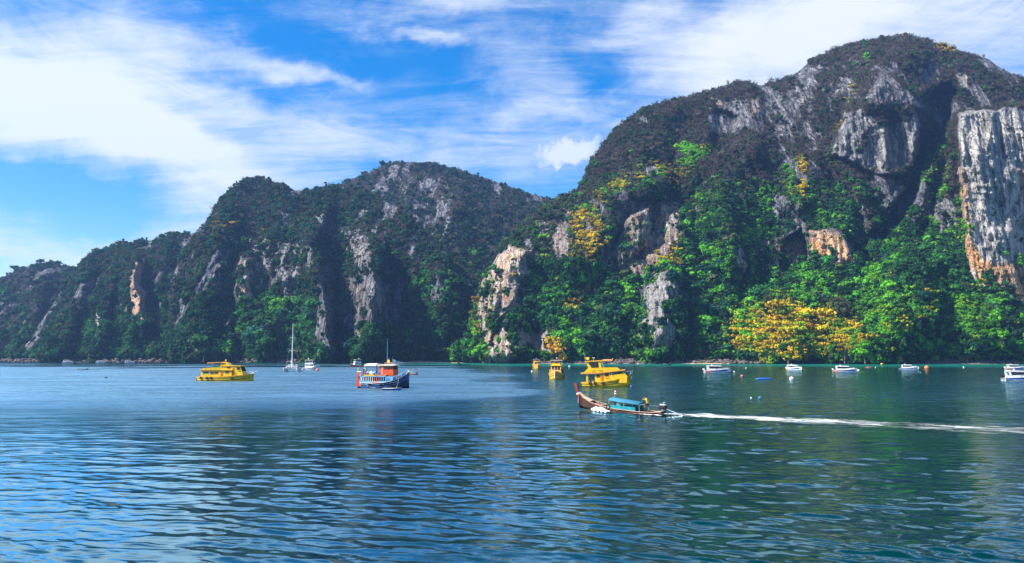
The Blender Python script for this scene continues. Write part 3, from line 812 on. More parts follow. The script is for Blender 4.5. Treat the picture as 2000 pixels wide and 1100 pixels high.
def grow(mtn, name, label, n, seed, base_mix, blobs, size_fn, dens=1.0, extra_skip=None):
    """cover a mountain with plants: base_mix(px,py,W,noise,rng) -> colour keys; blobs override locally"""
    def keep(px, py, rock, pt):
        k = np.clip(1.12 - rock * 1.15, 0.03, 1) * dens
        if extra_skip is not None:
            k = k * (1 - extra_skip(px, py))
        return k
    pt, nor, px, py, rock, W = mtn.sample(keep, n, seed)
    m = len(pt)
    rng = np.random.default_rng(seed + 1)
    nz = fbm(pt[:, 0] / 35.0, pt[:, 1] / 60.0, pt[:, 2] / 35.0, 4, seed)
    nz2 = fbm(pt[:, 0] / 12.0, pt[:, 1] / 14.0, pt[:, 2] / 12.0, 3, seed + 4)
    key = base_mix(px, py, W, nz, nz2, rng)
    for (bx, by, rx, ry, k, p) in blobs:
        d = ((px + 6 * nz2 * 1.5 - bx) / rx) ** 2 + ((py + 6 * nz * 1.5 - by) / ry) ** 2
        hit = rng.random(m) < p * np.clip(1.5 - d, 0, 1)
        ks = k if isinstance(k, tuple) else (k,)
        pick = np.array([KI[q] for q in ks])[rng.integers(0, len(ks), m)]
        key = np.where(hit, pick, key)
    col = CARR[key] * (1 + 0.45 * nz[:, None]).clip(.6, 1.5) * (1 + 0.28 * rng.normal(size=(m, 1))).clip(0.5, 1.7) * (1 + 0.08 * rng.normal(size=(m, 3))).clip(0.7, 1.3)
    dry = (key == KI['brown']) | (key == KI['grey'])
    warm = (key == KI['gold']) | (key == KI['amber']) | (key == KI['lime'])
    var = np.where(dry, rng.integers(5, 8, m), np.where(warm, np.array([8, 9, 10, 9])[rng.integers(0, 4, m)], np.array([0, 1, 2, 0, 1, 3, 4, 8])[rng.integers(0, 8, m)]))
    s = size_fn(px, py, W, key, rng) * np.exp(0.40 * rng.normal(size=m)).clip(0.45, 2.0) * np.where(rng.random(m) < 0.03, 1.6, 1.0)
    steep = np.clip(1 - nor[:, 2], 0, 1)
    s = s * np.where(rock > 0.5, 0.55, 1.0)
    scl = np.stack([s, s, s * rng.uniform(0.75, 1.15, m)], -1)
    rot = np.stack([rng.normal(size=m) * 0.16, rng.normal(size=m) * 0.16, rng.uniform(0, 6.283, m)], -1)
    pos = pt + nor * (s * 0.25)[:, None] + np.array([0, 0, 1.0]) * (s * 0.15)[:, None]
    pos[:, 2] = np.maximum(pos[:, 2], (5.6 if mtn is MF else 3.6) + s * 0.5)
    me = bpy.data.meshes.new(name)
    me.vertices.add(m); me.vertices.foreach_set('co', pos.astype(np.float32).ravel())
    vattr(me, 'variant', var, 'INT'); vattr(me, 'scl', scl, 'FLOAT_VECTOR'); vattr(me, 'rot', rot, 'FLOAT_VECTOR')
    vattr(me, 'col', np.concatenate([col, np.ones((m, 1))], 1), 'FLOAT_COLOR')
    o = bpy.data.objects.new(name, me)
    COL.objects.link(o)
    md = o.modifiers.new('plants', 'NODES'); md.node_group = FOREST_NG
    tag(o, label, 'forest', kind='stuff')
    return o

def choose(rng, m, keys, probs):
    """probs: (len(keys), m) unnormalised"""
    p = np.array([np.broadcast_to(q, m) for q in probs], float)
    p = np.clip(p, 1e-6, None); p = np.cumsum(p / p.sum(0), 0)
    r = rng.random(m)
    i = (r[None] > p).sum(0).clip(0, len(keys) - 1)
    return np.array([KI[k] for k in keys])[i]

def mix_left(px, py, W, nz, nz2, rng):
    up = sstep(0.25, 0.75, W + 0.35 * nz)
    return choose(rng, len(px), ['dark', 'green', 'teal', 'grey', 'brown', 'olive'], [1.0 - 0.4 * up, 0.5 * (1 - up) + .10 + 0.5 * nz2, 0.30, 0.9 * up + .22, 0.9 * up + .28, 0.3 - 0.1 * up])

def mix_right(px, py, W, nz, nz2, rng):
    up = sstep(430, 290, py + 60 * nz - (px > 1600) * 30)
    lowr = sstep(1380, 1600, px) * sstep(520, 600, py)
    midl = sstep(1330, 1200, px) * sstep(560, 470, py)
    dry = np.clip(np.maximum(up, midl * 0.75), 0, 1)
    return choose(rng, len(px), ['dark', 'green', 'mid', 'bright', 'brown', 'grey', 'olive', 'lime', 'teal'],
        [1.0 * (1 - dry) + .14, 0.9 * (1 - dry) + .08, (0.40 + 0.65 * lowr + 0.7 * nz2) * (1 - dry), (0.18 + 0.50 * lowr * (nz2 > -0.15) + 0.3 * np.maximum(nz2, 0)) * (1 - dry), 1.15 * dry + .06, 0.55 * dry + .03, .14 + 0.1 * dry, (0.04 + 0.16 * lowr) * (1 - dry), 0.22 * (1 - dry)])

def size_left(px, py, W, key, rng):
    dry = (key == KI['brown']) | (key == KI['grey'])
    return np.where(dry, 2.5, 3.9) * np.where(W < 0.35, 1.25, 0.85)

def size_right(px, py, W, key, rng):
    dry = (key == KI['brown']) | (key == KI['grey'])
    low = sstep(330, 620, py)
    return np.where(dry, 2.2 + 0.7 * low, 2.4 + 1.9 * low)

grow(MA, 'forest', 'hazy dark woodland covering the far left headland', 8000, 1, mix_left, [], lambda *a: size_left(*a) * 1.2)
grow(MB_, 'forest', 'dark woodland covering the long left ridge around its pale cliff scar', 17000, 2, mix_left,
     [(440, 690, 30, 25, 'mid', .5), (240, 660, 60, 40, 'green', .4)], size_left)
grow(MD, 'forest', 'dark woodland covering the rounded hill behind the bay', 19000, 3, mix_left,
     [(880, 600, 70, 50, ('green', 'mid'), .35), (860, 540, 40, 12, 'mid', .5), (930, 495, 20, 10, 'mid', .5), (900, 690, 50, 20, ('mid', 'green'), .6), (920, 480, 60, 60, 'dark', .5)], size_left)  # last blob: darker leaves paint the shade in the valley
grow(MC, 'forest', 'dark woodland covering the peaked mountain and its rock pillars', 30000, 4, mix_left,
     [(540, 602, 14, 10, 'bright', .9), (425, 688, 30, 18, ('mid', 'bright'), .6), (470, 650, 14, 20, 'bright', .25), (500, 610, 40, 60, 'green', .4), (590, 640, 40, 50, 'green', .4), (535, 690, 40, 16, 'green', .5), (840, 620, 80, 60, ('green', 'dark'), .5), (480, 450, 80, 10, ('olive', 'amber'), .12), (845, 565, 50, 30, ('mid', 'green'), .35)], size_left)
GOLD_F = [(1560, 640, 150, 60, ('lime', 'olive', 'mid'), .5), (1552, 653, 128, 48, ('gold', 'gold', 'gold', 'amber', 'lime'), .93), (1475, 655, 40, 45, ('gold', 'amber', 'lime'), .92), (1645, 655, 40, 20, ('gold', 'lime'), .6), (1565, 345, 9, 40, 'gold', .95), (1548, 350, 14, 40, ('bright', 'lime'), .7),
    (1210, 365, 18, 9, ('lime', 'gold'), .8), (1240, 346, 20, 9, 'gold', .8), (1275, 331, 24, 9, ('gold', 'lime'), .9), (1290, 340, 20, 8, 'bright', .7), (1170, 395, 14, 26, ('amber', 'olive', 'lime'), .55), (1190, 380, 20, 8, ('bright', 'lime'), .5), (1130, 425, 18, 10, 'gold', .6), (1150, 410, 12, 10, ('lime', 'bright'), .5),
    (1350, 303, 24, 15, 'bright', .9), (1372, 295, 14, 10, ('bright', 'gold'), .7), (1340, 325, 14, 16, ('bright', 'lime'), .6), (1322, 340, 26, 16, ('amber', 'brown'), .45),
    (1147, 468, 32, 46, ('gold', 'amber', 'olive'), .9), (1300, 488, 34, 34, ('gold', 'amber', 'olive'), .9), (1285, 505, 16, 18, 'gold', .7), (1110, 600, 22, 10, ('gold', 'amber'), .8), (1135, 565, 12, 14, ('gold', 'amber'), .7), (1082, 684, 18, 18, ('gold', 'amber'), .9),
    (1145, 540, 20, 16, 'bright', .7), (1240, 590, 16, 38, ('bright', 'mid'), .6), (1270, 545, 16, 20, 'bright', .7), (1110, 660, 14, 24, 'mid', .8), (1050, 685, 10, 12, 'bright', .8), (1390, 497, 34, 14, 'bright', .55), (1470, 462, 34, 16, ('bright', 'mid'), .65), (1500, 400, 30, 30, ('mid', 'bright'), .45), (1460, 605, 22, 70, ('bright', 'mid', 'lime'), .5), (1398, 690, 26, 14, ('lime', 'olive'), .6), (1385, 700, 14, 8, 'amber', .5),
    (1640, 300, 30, 20, ('mid',), .3), (1655, 185, 14, 24, ('lime', 'amber'), .45), (1640, 250, 12, 12, ('amber',), .5), (1690, 120, 10, 10, 'mid', .5), (1850, 97, 24, 7, ('amber', 'gold'), .6), (1935, 106, 44, 7, ('amber', 'brown'), .5), (1880, 420, 10, 90, ('bright', 'olive', 'lime'), .55), (1830, 340, 24, 60, ('mid', 'bright', 'lime'), .35), (1700, 545, 28, 24, ('bright', 'mid'), .85), (1840, 240, 12, 40, ('mid', 'olive'), .4),
    (1740, 620, 50, 40, ('bright', 'mid', 'lime'), .55), (1760, 640, 20, 12, 'gold', .6), (1800, 600, 14, 26, ('lime', 'gold'), .5), (1880, 597, 26, 10, ('lime', 'bright'), .7), (1910, 560, 16, 12, ('amber', 'lime'), .6), (1920, 640, 40, 30, ('bright', 'mid'), .4), (1860, 690, 30, 16, ('lime', 'mid'), .5), (1690, 690, 16, 12, 'bright', .8), (1975, 620, 26, 50, 'dark', .8), (1820, 530, 70, 40, ('dark', 'green'), .7), (1650, 560, 40, 40, 'dark', .5), (930, 620, 7, 60, ('lime', 'bright', 'amber'), .6), (985, 540, 14, 20, 'amber', .3), (1180, 640, 50, 50, ('dark', 'teal', 'green'), .6), (1040, 560, 40, 40, ('dark', 'green'), .6), (1100, 520, 40, 20, ('dark', 'green'), .6), (1400, 540, 50, 40, ('mid', 'dark', 'teal'), .6), (1740, 390, 50, 60, ('dark', 'green'), .5), (1480, 430, 50, 20, 'dark', .5), (1250, 260, 70, 40, ('dark', 'brown'), .4)]
grow(MF, 'forest', 'mixed green, brown and golden woodland clinging to the tall right mountain', 76000, 5, mix_right, GOLD_F, size_right)

# ---- single trees one can pick out
def trunk_mesh(name, seed, h=1.0, limbs=5):
    """unit trunk: bent tapered bole with limbs that reach into the crown"""
    rng = np.random.default_rng(seed)
    V, F = [], []
    def tube(pts, radii, n=6):
        base = len(V)
        pts = [np.array(p, float) for p in pts]
        for i, p in enumerate(pts):
            d = pts[min(i + 1, len(pts) - 1)] - pts[max(i - 1, 0)]; d /= np.linalg.norm(d)
            u = np.cross(d, [0.1, 0.97, 0.2]); u /= np.linalg.norm(u); v = np.cross(d, u)
            for k in range(n):
                a = 6.28318 * k / n
                V.append(p + (u * math.cos(a) + v * math.sin(a)) * radii[i])
        for i in range(len(pts) - 1):
            for k in range(n):
                F.append((base + i * n + k, base + i * n + (k + 1) % n, base + (i + 1) * n + (k + 1) % n, base + (i + 1) * n + k))
    bend = rng.uniform(-0.1, 0.1, 2)
    P = [(0, 0, -0.15), (bend[0] * .3, bend[1] * .3, 0.3 * h), (bend[0], bend[1], 0.62 * h), (bend[0] * 1.2, bend[1] * 1.1, 0.95 * h)]
    tube(P, [0.075, 0.055, 0.042, 0.02])
    for k in range(limbs):
        a = 6.283 * (k + rng.uniform(0, .7)) / limbs; z0 = rng.uniform(0.38, 0.75) * h
        s = np.array([bend[0] * z0, bend[1] * z0, z0])
        L = rng.uniform(0.28, 0.45)
        e = s + np.array([math.cos(a) * L, math.sin(a) * L, L * rng.uniform(0.5, 0.9)])
        mid = (s + e) / 2 + np.array([0, 0, -0.03])
        tube([s, mid, e], [0.03, 0.02, 0.008], 5)
    me = np_mesh(name, np.array(V), np.array(F))
    me.materials.append(BARK)
    return me
TRUNKS = [trunk_mesh('trunk_a', 1), trunk_mesh('trunk_b', 2), trunk_mesh('trunk_c', 3)]

ORD = ['first', 'second', 'third', 'fourth', 'fifth', 'sixth', 'seventh', 'eighth', 'ninth', 'tenth', 'eleventh', 'twelfth', 'thirteenth', 'fourteenth', 'fifteenth', 'sixteenth', 'seventeenth', 'eighteenth', 'nineteenth', 'twentieth']
SHORE_TREES = []
def single_tree(name, mtn, px, py, h, cr, col, style, label, group=None, seed=0):
    """a tree whose crown centre is seen at (px,py); it stands on the slope below"""
    g = mtn.ground(px, py)
    rng = random.Random(seed + int(px * 7 + py))
    dist = g[1]
    foot = g.copy(); foot[1] -= cr * 0.55
    foot[0] *= foot[1] / g[1]
    ztop = CAMH + (g[2] - CAMH) * foot[1] / g[1]
    root = empty(name, (foot[0], foot[1], max(0.6, ztop - h * 0.72)), rng.uniform(0, 6.28))
    tr = bpy.data.objects.new('trunk', rng.choice(TRUNKS)); COL.objects.link(tr); tr.parent = root
    tr.scale = (h * .9, h * .9, h * 0.8)
    crn = bpy.data.objects.new('crown', CROWN[style]); COL.objects.link(crn); crn.parent = root
    crn.location = (0, 0, h * 0.70); crn.scale = (cr, cr, cr * rng.uniform(0.8, 1.0)); crn.rotation_euler = (0, 0, rng.uniform(0, 6.28))
    f = rng.uniform(0.85, 1.15)
    crn.color = (col[0] * f, col[1] * f, col[2] * f, 1)
    tag(root, label, 'tree', group)
    return root

gold_pts = sorted([(1452, 672), (1468, 648), (1484, 676), (1500, 655), (1518, 682), (1532, 662), (1548, 640), (1556, 684), (1572, 655), (1590, 676), (1606, 650), (1622, 668), (1646, 655), (1490, 690), (1540, 692)])
for i, (x, y) in enumerate(gold_pts):
    single_tree('tree', MF, x, y, 11, 5.6 + (i % 3) * 0.9, COLS[('gold', 'gold', 'amber', 'gold', 'lime')[i % 5]], 9 + i % 2,
                '%s tree from the left in the golden and yellow-green stand above the shore' % ORD[i], 'golden trees above the shore', i)
green_pts = sorted([(1398, 690), (1690, 690), (1702, 545), (1740, 640), (1785, 655), (1830, 640), (1860, 690), (1908, 660), (1935, 690), (1765, 690), (1880, 630), (1960, 655)])
for i, (x, y) in enumerate(green_pts):
    single_tree('tree', MF, x, y, 12, 6.0 + (i % 3), COLS['bright'] if i % 3 else COLS['lime'], i % 3,
                '%s from the left of the bright green leafy trees low on the right mountain' % ORD[i], 'bright green trees on the right mountain', 40 + i)
dark_pts = sorted([(1190, 690), (1225, 690), (1150, 680), (1350, 680), (1370, 655), (1650, 690), (1725, 690), (1800, 690), (1890, 690), (1985, 650), (1990, 690), (1830, 690), (1680, 650), (1110, 690)])
for i, (x, y) in enumerate(dark_pts):
    single_tree('tree', MF, x, y, 12, 6.2 + (i % 3), COLS['green'] if i % 2 else COLS['dark'], (0, 3, 1, 4)[i % 4],
                '%s from the left of the dark green trees along the foot of the right mountain' % ORD[i], 'dark green shore trees', 80 + i)
left_pts = sorted([(398, 690), (420, 685), (470, 692), (490, 690), (545, 690), (575, 692), (590, 690), (680, 695), (335, 692), (300, 694)])
for i, (x, y) in enumerate(left_pts):
    single_tree('tree', MC if x > 360 else MB_, x, y, 11, 5.4 + (i % 3), COLS['green'] if i % 2 else COLS['dark'], i % 4,
                '%s from the left of the trees lining the foot of the left mountain' % ORD[i], 'trees at the foot of the left mountain', 120 + i)
single_tree('tree', MC, 541, 601, 9, 6.2, COLS['bright'], 0, 'lone vivid green tree high among dark woods on the left mountain')
single_tree('tree', MF, 1705, 540, 14, 8.5, COLS['mid'], 1, 'big round green tree standing out below the dark gully on the right mountain')
single_tree('tree', MF, 1815, 462, 12, 8.0, COLS['green'], 4, 'flat-topped dark green tree in shade left of the striped wall')

def bare_tree():
    g = MF.ground(1652, 606)
    root = empty('bare_tree', (g[0] * (g[1] - 7) / g[1], g[1] - 7, g[2] - 8))
    rng = np.random.default_rng(5)
    V, F, T = [], [], []
    twig(V, F, T, (0, 0, -2), (0.3, 0, 5), 0.45, 0.32)
    me = np_mesh('bare_trunk', np.array(V), np.array(F)); me.materials.append(paint('bare_wood', (0.30, 0.22, 0.19), 0.9))
    o = bpy.data.objects.new('trunk', me); COL.objects.link(o); o.parent = root
    V, F, T = [], [], []
    def branch(a, d, L, r, lev):
        b = a + d * L
        twig(V, F, T, a, b, r, r * 0.55)
        if lev == 0: return
        for k in range(3):
            e = d + rng.normal(size=3) * 0.62 + np.array([0, 0, .12]); e /= np.linalg.norm(e)
            branch(a + d * L * rng.uniform(.6, 1), e, L * 0.72, r * 0.55, lev - 1)
    for k in range(8):
        a = 6.283 * k / 8 + rng.uniform(-.3, .3); e = rng.uniform(.2, 1.2)
        branch(np.array([0.3, 0, rng.uniform(3.5, 5)]), np.array([math.cos(a) * math.cos(e), math.sin(a) * math.cos(e), math.sin(e)]), 4.0, 0.26, 3)
    me = np_mesh('bare_branches', np.array(V), np.array(F)); me.materials.append(MATS['bare_wood'])
    o = bpy.data.objects.new('branches', me); COL.objects.link(o); o.parent = root
    tag(root, 'leafless pinkish-grey tree among green trees above the golden stand', 'tree')
bare_tree()

def palm_meshes(seed):
    rng = np.random.default_rng(seed)
    V, F = [], []
    n, pts = 6, []
    for i in range(7):
        s = i / 6
        pts.append(np.array([1.1 * s * s * rng.uniform(.8, 1.1), 0.2 * s, 12 * s]))
    for i, p in enumerate(pts):
        r = 0.24 - 0.11 * i / 6
        for k in range(n):
            a = 6.283 * k / n; V.append(p + np.array([math.cos(a) * r, math.sin(a) * r, 0]))
    for i in range(6):
        for k in range(n):
            F.append((i * n + k, i * n + (k + 1) % n, (i + 1) * n + (k + 1) % n, (i + 1) * n + k))
    trunk = np_mesh('palm_trunk', np.array(V), np.array(F)); trunk.materials.append(BARK)
    V, F, T = [], [], []
    top = pts[-1]
    for k in range(17):
        a = 6.283 * k / 17 + rng.uniform(-.2, .2); e = rng.uniform(-0.1, 1.1); L = rng.uniform(3.4, 4.6)
        d = np.array([math.cos(a), math.sin(a), 0]); side = np.array([-math.sin(a), math.cos(a), 0])
        prev = None; tone = rng.uniform(.75, 1.25)
        for j in range(7):
            s = j / 6
            c = top + d * L * s * math.cos(e * (1 - .4 * s)) + np.array([0, 0, L * (s * math.sin(e) - 0.75 * s * s)])
            w = 0.62 * math.sin(math.pi * (0.1 + 0.88 * s)) ** 0.7
            row = [c + side * w + np.array([0, 0, -0.35 * w]), c, c - side * w + np.array([0, 0, -0.35 * w])]
            i = len(V); V += row; T += [tone] * 3
            if prev is not None:
                F.append((prev, prev + 1, i + 1, i)); F.append((prev + 1, prev + 2, i + 2, i + 1))
            prev = i
    fr = np_mesh('palm_fronds', np.array(V), np.array(F), smooth=False); vattr(fr, 'tint', T); fr.materials.append(FOL_OBJ)
    return trunk, fr
PALM = [palm_meshes(1), palm_meshes(2)]
palm_px = [784, 797, 812, 826, 838, 852, 868, 884, 899, 915]
for i, x in enumerate(palm_px):
    p = water_pt(x, 709.2)
    y = 905 + (i % 3) * 6
    root = empty('palm_tree', (p.x * y / p.y, y, 1.0), i * 1.7, 1.0 + 0.12 * (i % 4))
    for nm, me in zip(('trunk', 'crown'), PALM[i % 2]):
        o = bpy.data.objects.new(nm, me); COL.objects.link(o); o.parent = root
        o.color = (0.06, 0.10, 0.04, 1) if i % 3 else (0.12, 0.13, 0.06, 1)
    tag(root, '%s coconut palm from the left behind the sandy bay' % ORD[i], 'palm', 'coconut palms behind the bay')

# ------------------------------------------------------------------ the sea
def shore_y(px):
    return np.interp(px, [-300, 20, 150, 500, 720, 780, 920, 960, 1020, 1260, 1500, 1800, 2330],
                     [1100, 1000, 985, 890, 880, 925, 915, 855, 832, 817, 802, 792, 772])

WAVES = []
_r = np.random.default_rng(77)
for k in range(84):
    lam = 0.30 * (2.6 / 0.30) ** _r.random()
    th = math.radians(78) + _r.normal() * 0.42
    slope = 0.026 * (1.25 if lam < 0.8 else 0.95 if lam < 1.5 else 0.62)
    WAVES.append((2 * math.pi / lam, math.cos(th), math.sin(th), slope * lam / (2 * math.pi) * _r.uniform(.6, 1.3), _r.random() * 6.283, lam))

for k in range(16):
    lam = 2.8 * (8.0 / 2.8) ** _r.random(); th = math.radians(80) + _r.normal() * 0.4
    WAVES.append((2 * math.pi / lam, math.cos(th), math.sin(th), 0.013 * lam / (2 * math.pi) * _r.uniform(.6, 1.3), _r.random() * 6.283, lam))

def wave_z(X, Y, spacing, sharp=True):
    wx = X + 0.5 * fbm(X / 6.0, Y / 6.0, 0, 2, 5)
    wy = Y + 0.5 * fbm(X / 6.0, Y / 6.0, 4.0, 2, 6)
    gust = 0.75 + 0.55 * fbm(X / 26.0, Y / 34.0, 1.0, 3, 9)
    z = np.zeros_like(X)
    for k, cx, sy, a, ph, lam in WAVES:
        fade = sstep(2.2, 5.0, lam / spacing)
        if np.max(fade) <= 0: continue
        s = np.sin(k * (cx * wx + sy * wy) + ph)
        z += a * fade * (s + 0.22 * (s * s - 0.5) * 1.4)
    sg = math.sqrt(sum(w[3] ** 2 for w in WAVES) / 2)
    z = z * gust
    return (np.exp(np.clip(0.34 * z / sg, -2, 2.2)) - 1 - 0.06) * sg / 0.34 if sharp else z

def build_sea():
    u = np.concatenate([-np.geomspace(60, 0.80, 14), np.arange(-0.735, 0.7351, 0.0021), np.geomspace(0.80, 60, 14)])
    y = [-4000, -1200, -300, -60, 0, 10, 16]
    v = 20.0
    while v < 900:
        y.append(v); v *= 1.0042
    y += [900, 960, 1050, 1200, 1500, 2200, 4000, 8000, 20000]
    y = np.array(y, float)
    U, Y = np.meshgrid(u, y)
    X = U * np.maximum(Y, 20.0)
    spacing = np.clip(np.maximum(Y * 0.0042, 0.05), 0.1, 50)
    Z = wave_z(X, Y, spacing) * ((Y > 15) & (np.abs(U) < 0.79))
    me = np_mesh('sea', np.stack([X, Y, Z], -1), grid_faces(len(y), len(u)))
    px, py = 1000 + FPX * X / np.maximum(Y, 1), HORIZON + CAMH * FPX / np.maximum(Y, 1)
    nz = fbm(X / 60.0, Y / 45.0, 2.2, 4, 31)
    nz2 = fbm(X / 16.0, Y / 22.0, 2.2, 3, 33)
    # wind-ruffled patches of the bay
    ruf = sstep(-0.15, 0.5, nz * 0.8 + nz2 * 0.3 + 1.3 * np.exp(-(np.maximum(0, (X + 70) / 60) ** 2 + ((Y - 300) / 190) ** 2)) + 0.7 * np.exp(-(((X + 12) / 26) ** 2 + ((Y - 185) / 48) ** 2)) - 0.75 * sstep(-45, 30, X)) * sstep(70, 170, Y) * (1 - sstep(700, 880, Y))
    ds = shore_y(px) - Y
    shal = sstep(300, 120, ds + 60 * nz) * sstep(500, 900, px)
    shal = np.maximum(shal, 0.75 * sstep(110, 40, ds + 30 * nz) * sstep(350, 520, px))
    far = sstep(35, 190, Y)
    vattr(me, 'ruffle', ruf); vattr(me, 'shallow', shal); vattr(me, 'far', far)
    me.materials.append(water_mat())
    o = bpy.data.objects.new('sea', me); COL.objects.link(o)
    tag(o, 'rippled teal and blue sea filling the bay', 'water', kind='structure')
build_sea()

# ---- beaches and shore rocks
def beach(name, label, x0, x1, ymin, depth, hgt, col):
    px = np.arange(x0, x1 + 1, 3.0)
    n = len(px)
    ys = shore_y(px)
    end = np.minimum(sstep(0, 0.15, (px - x0) / (x1 - x0)), sstep(0, 0.15, (x1 - px) / (x1 - x0)))
    rows = []
    for j in range(9):
        s = j / 8
        y = ys - ymin * (0.4 + 0.6 * end) + (depth + ymin) * s
        z = -0.35 + (hgt + 0.35) * s ** 0.9 * (0.35 + 0.65 * end) + 0.12 * fbm(px / 7.0, s * 3, 1, 3, 8)
        rows.append(np.stack([(px - 1000) / FPX * y, y, z], -1))
    me = np_mesh(name, np.stack(rows), grid_faces(9, n)); me.materials.append(col)
    o = bpy.data.objects.new(name, me); COL.objects.link(o)
    tag(o, label, 'beach', kind='structure')
SAND = paint('sand', (0.62, 0.49, 0.30), 0.95, 0.18, 0.15)
PEBBLE = paint('shingle', (0.24, 0.20, 0.165), 0.95, 0.4, 0.6)
beach('beach', 'sandy beach at the head of the bay behind the tour boat', 775, 935, 34, 8, 2.4, SAND)
beach('beach', 'narrow sandy beach below the right mountain behind the speedboat', 1300, 1440, 26, 6, 2.2, SAND)
beach('beach', 'strip of pale shingle along the right shore', 1425, 2330, 26, 4, 2.2, PEBBLE)
beach('beach', 'strip of pale shingle along the foot of the middle headland', 945, 1295, 26, 4, 2.2, PEBBLE)

def boulder_mesh(name, seed):
    rng = np.random.default_rng(seed)
    V, F = [], []
    nl, nn = 6, 9
    for i in range(nl + 1):
        t = math.pi * i / nl
        for k in range(nn):
            a = 6.283 * k / nn
            V.append([math.sin(t) * math.cos(a), math.sin(t) * math.sin(a), math.cos(t)])
    V = np.array(V)
    V *= (1 + 0.32 * fbm(V[:, 0] * 1.6 + seed, V[:, 1] * 1.6, V[:, 2] * 1.6, 3, seed))[:, None] * np.array([1.15, 0.9, 0.7])
    for i in range(nl):
        for k in range(nn):
            F.append((i * nn + k, (i + 1) * nn + k, (i + 1) * nn + (k + 1) % nn, i * nn + (k + 1) % nn))
    return V, np.array(F)
def rocks_stuff():
    rng = np.random.default_rng(3)
    kinds = [boulder_mesh('b', s) for s in range(5)]
    Vs, Fs, c = [], [], 0
    px = np.concatenate([rng.uniform(945, 2050, 1700), rng.uniform(0, 780, 800)])
    for x in px:
        v, f = kinds[rng.integers(0, 5)]
        s = 0.7 + 1.9 * rng.random() ** 2
        q = rng.random() ** 1.6; y = shore_y(x) - 17 + 10 * q
        a = rng.uniform(0, 6.28)
        m = np.array([[math.cos(a), -math.sin(a), 0], [math.sin(a), math.cos(a), 0], [0, 0, 1]])
        Vs.append((v * s) @ m.T + np.array([(x - 1000) / FPX * y, y, 0.25 * s + 3.6 * q])); Fs.append(f + c); c += len(v)
    me = np_mesh('shore_rocks', np.concatenate(Vs), np.concatenate(Fs)); 
    me.materials.append(paint('shore_rock', (0.10, 0.078, 0.070), 0.9, 0.6, 0.25))
    o = bpy.data.objects.new('shore_rocks', me); COL.objects.link(o)
    tag(o, 'jumble of small dark rocks strewn along the waterline', 'rocks', kind='stuff')
rocks_stuff()
for i, (x, s) in enumerate([(952, 3.2), (1178, 3.4), (1208, 2.8), (1232, 3.6), (1412, 2.6), (1478, 2.8), (1640, 3.0), (1742, 2.6), (1978, 3.4)]):
    v, f = boulder_mesh('boulder', 20 + i)
    me = np_mesh('boulder', v * s, f); me.materials.append(MATS['shore_rock'])
    y = float(shore_y(x)) - 20
    o = bpy.data.objects.new('boulder', me); COL.objects.link(o)
    o.location = ((x - 1000) / FPX * y, y, 0.3 * s)
    tag(o, '%s from the left of the big dark boulders at the waterline' % ORD[i], 'boulder', 'boulders at the waterline')

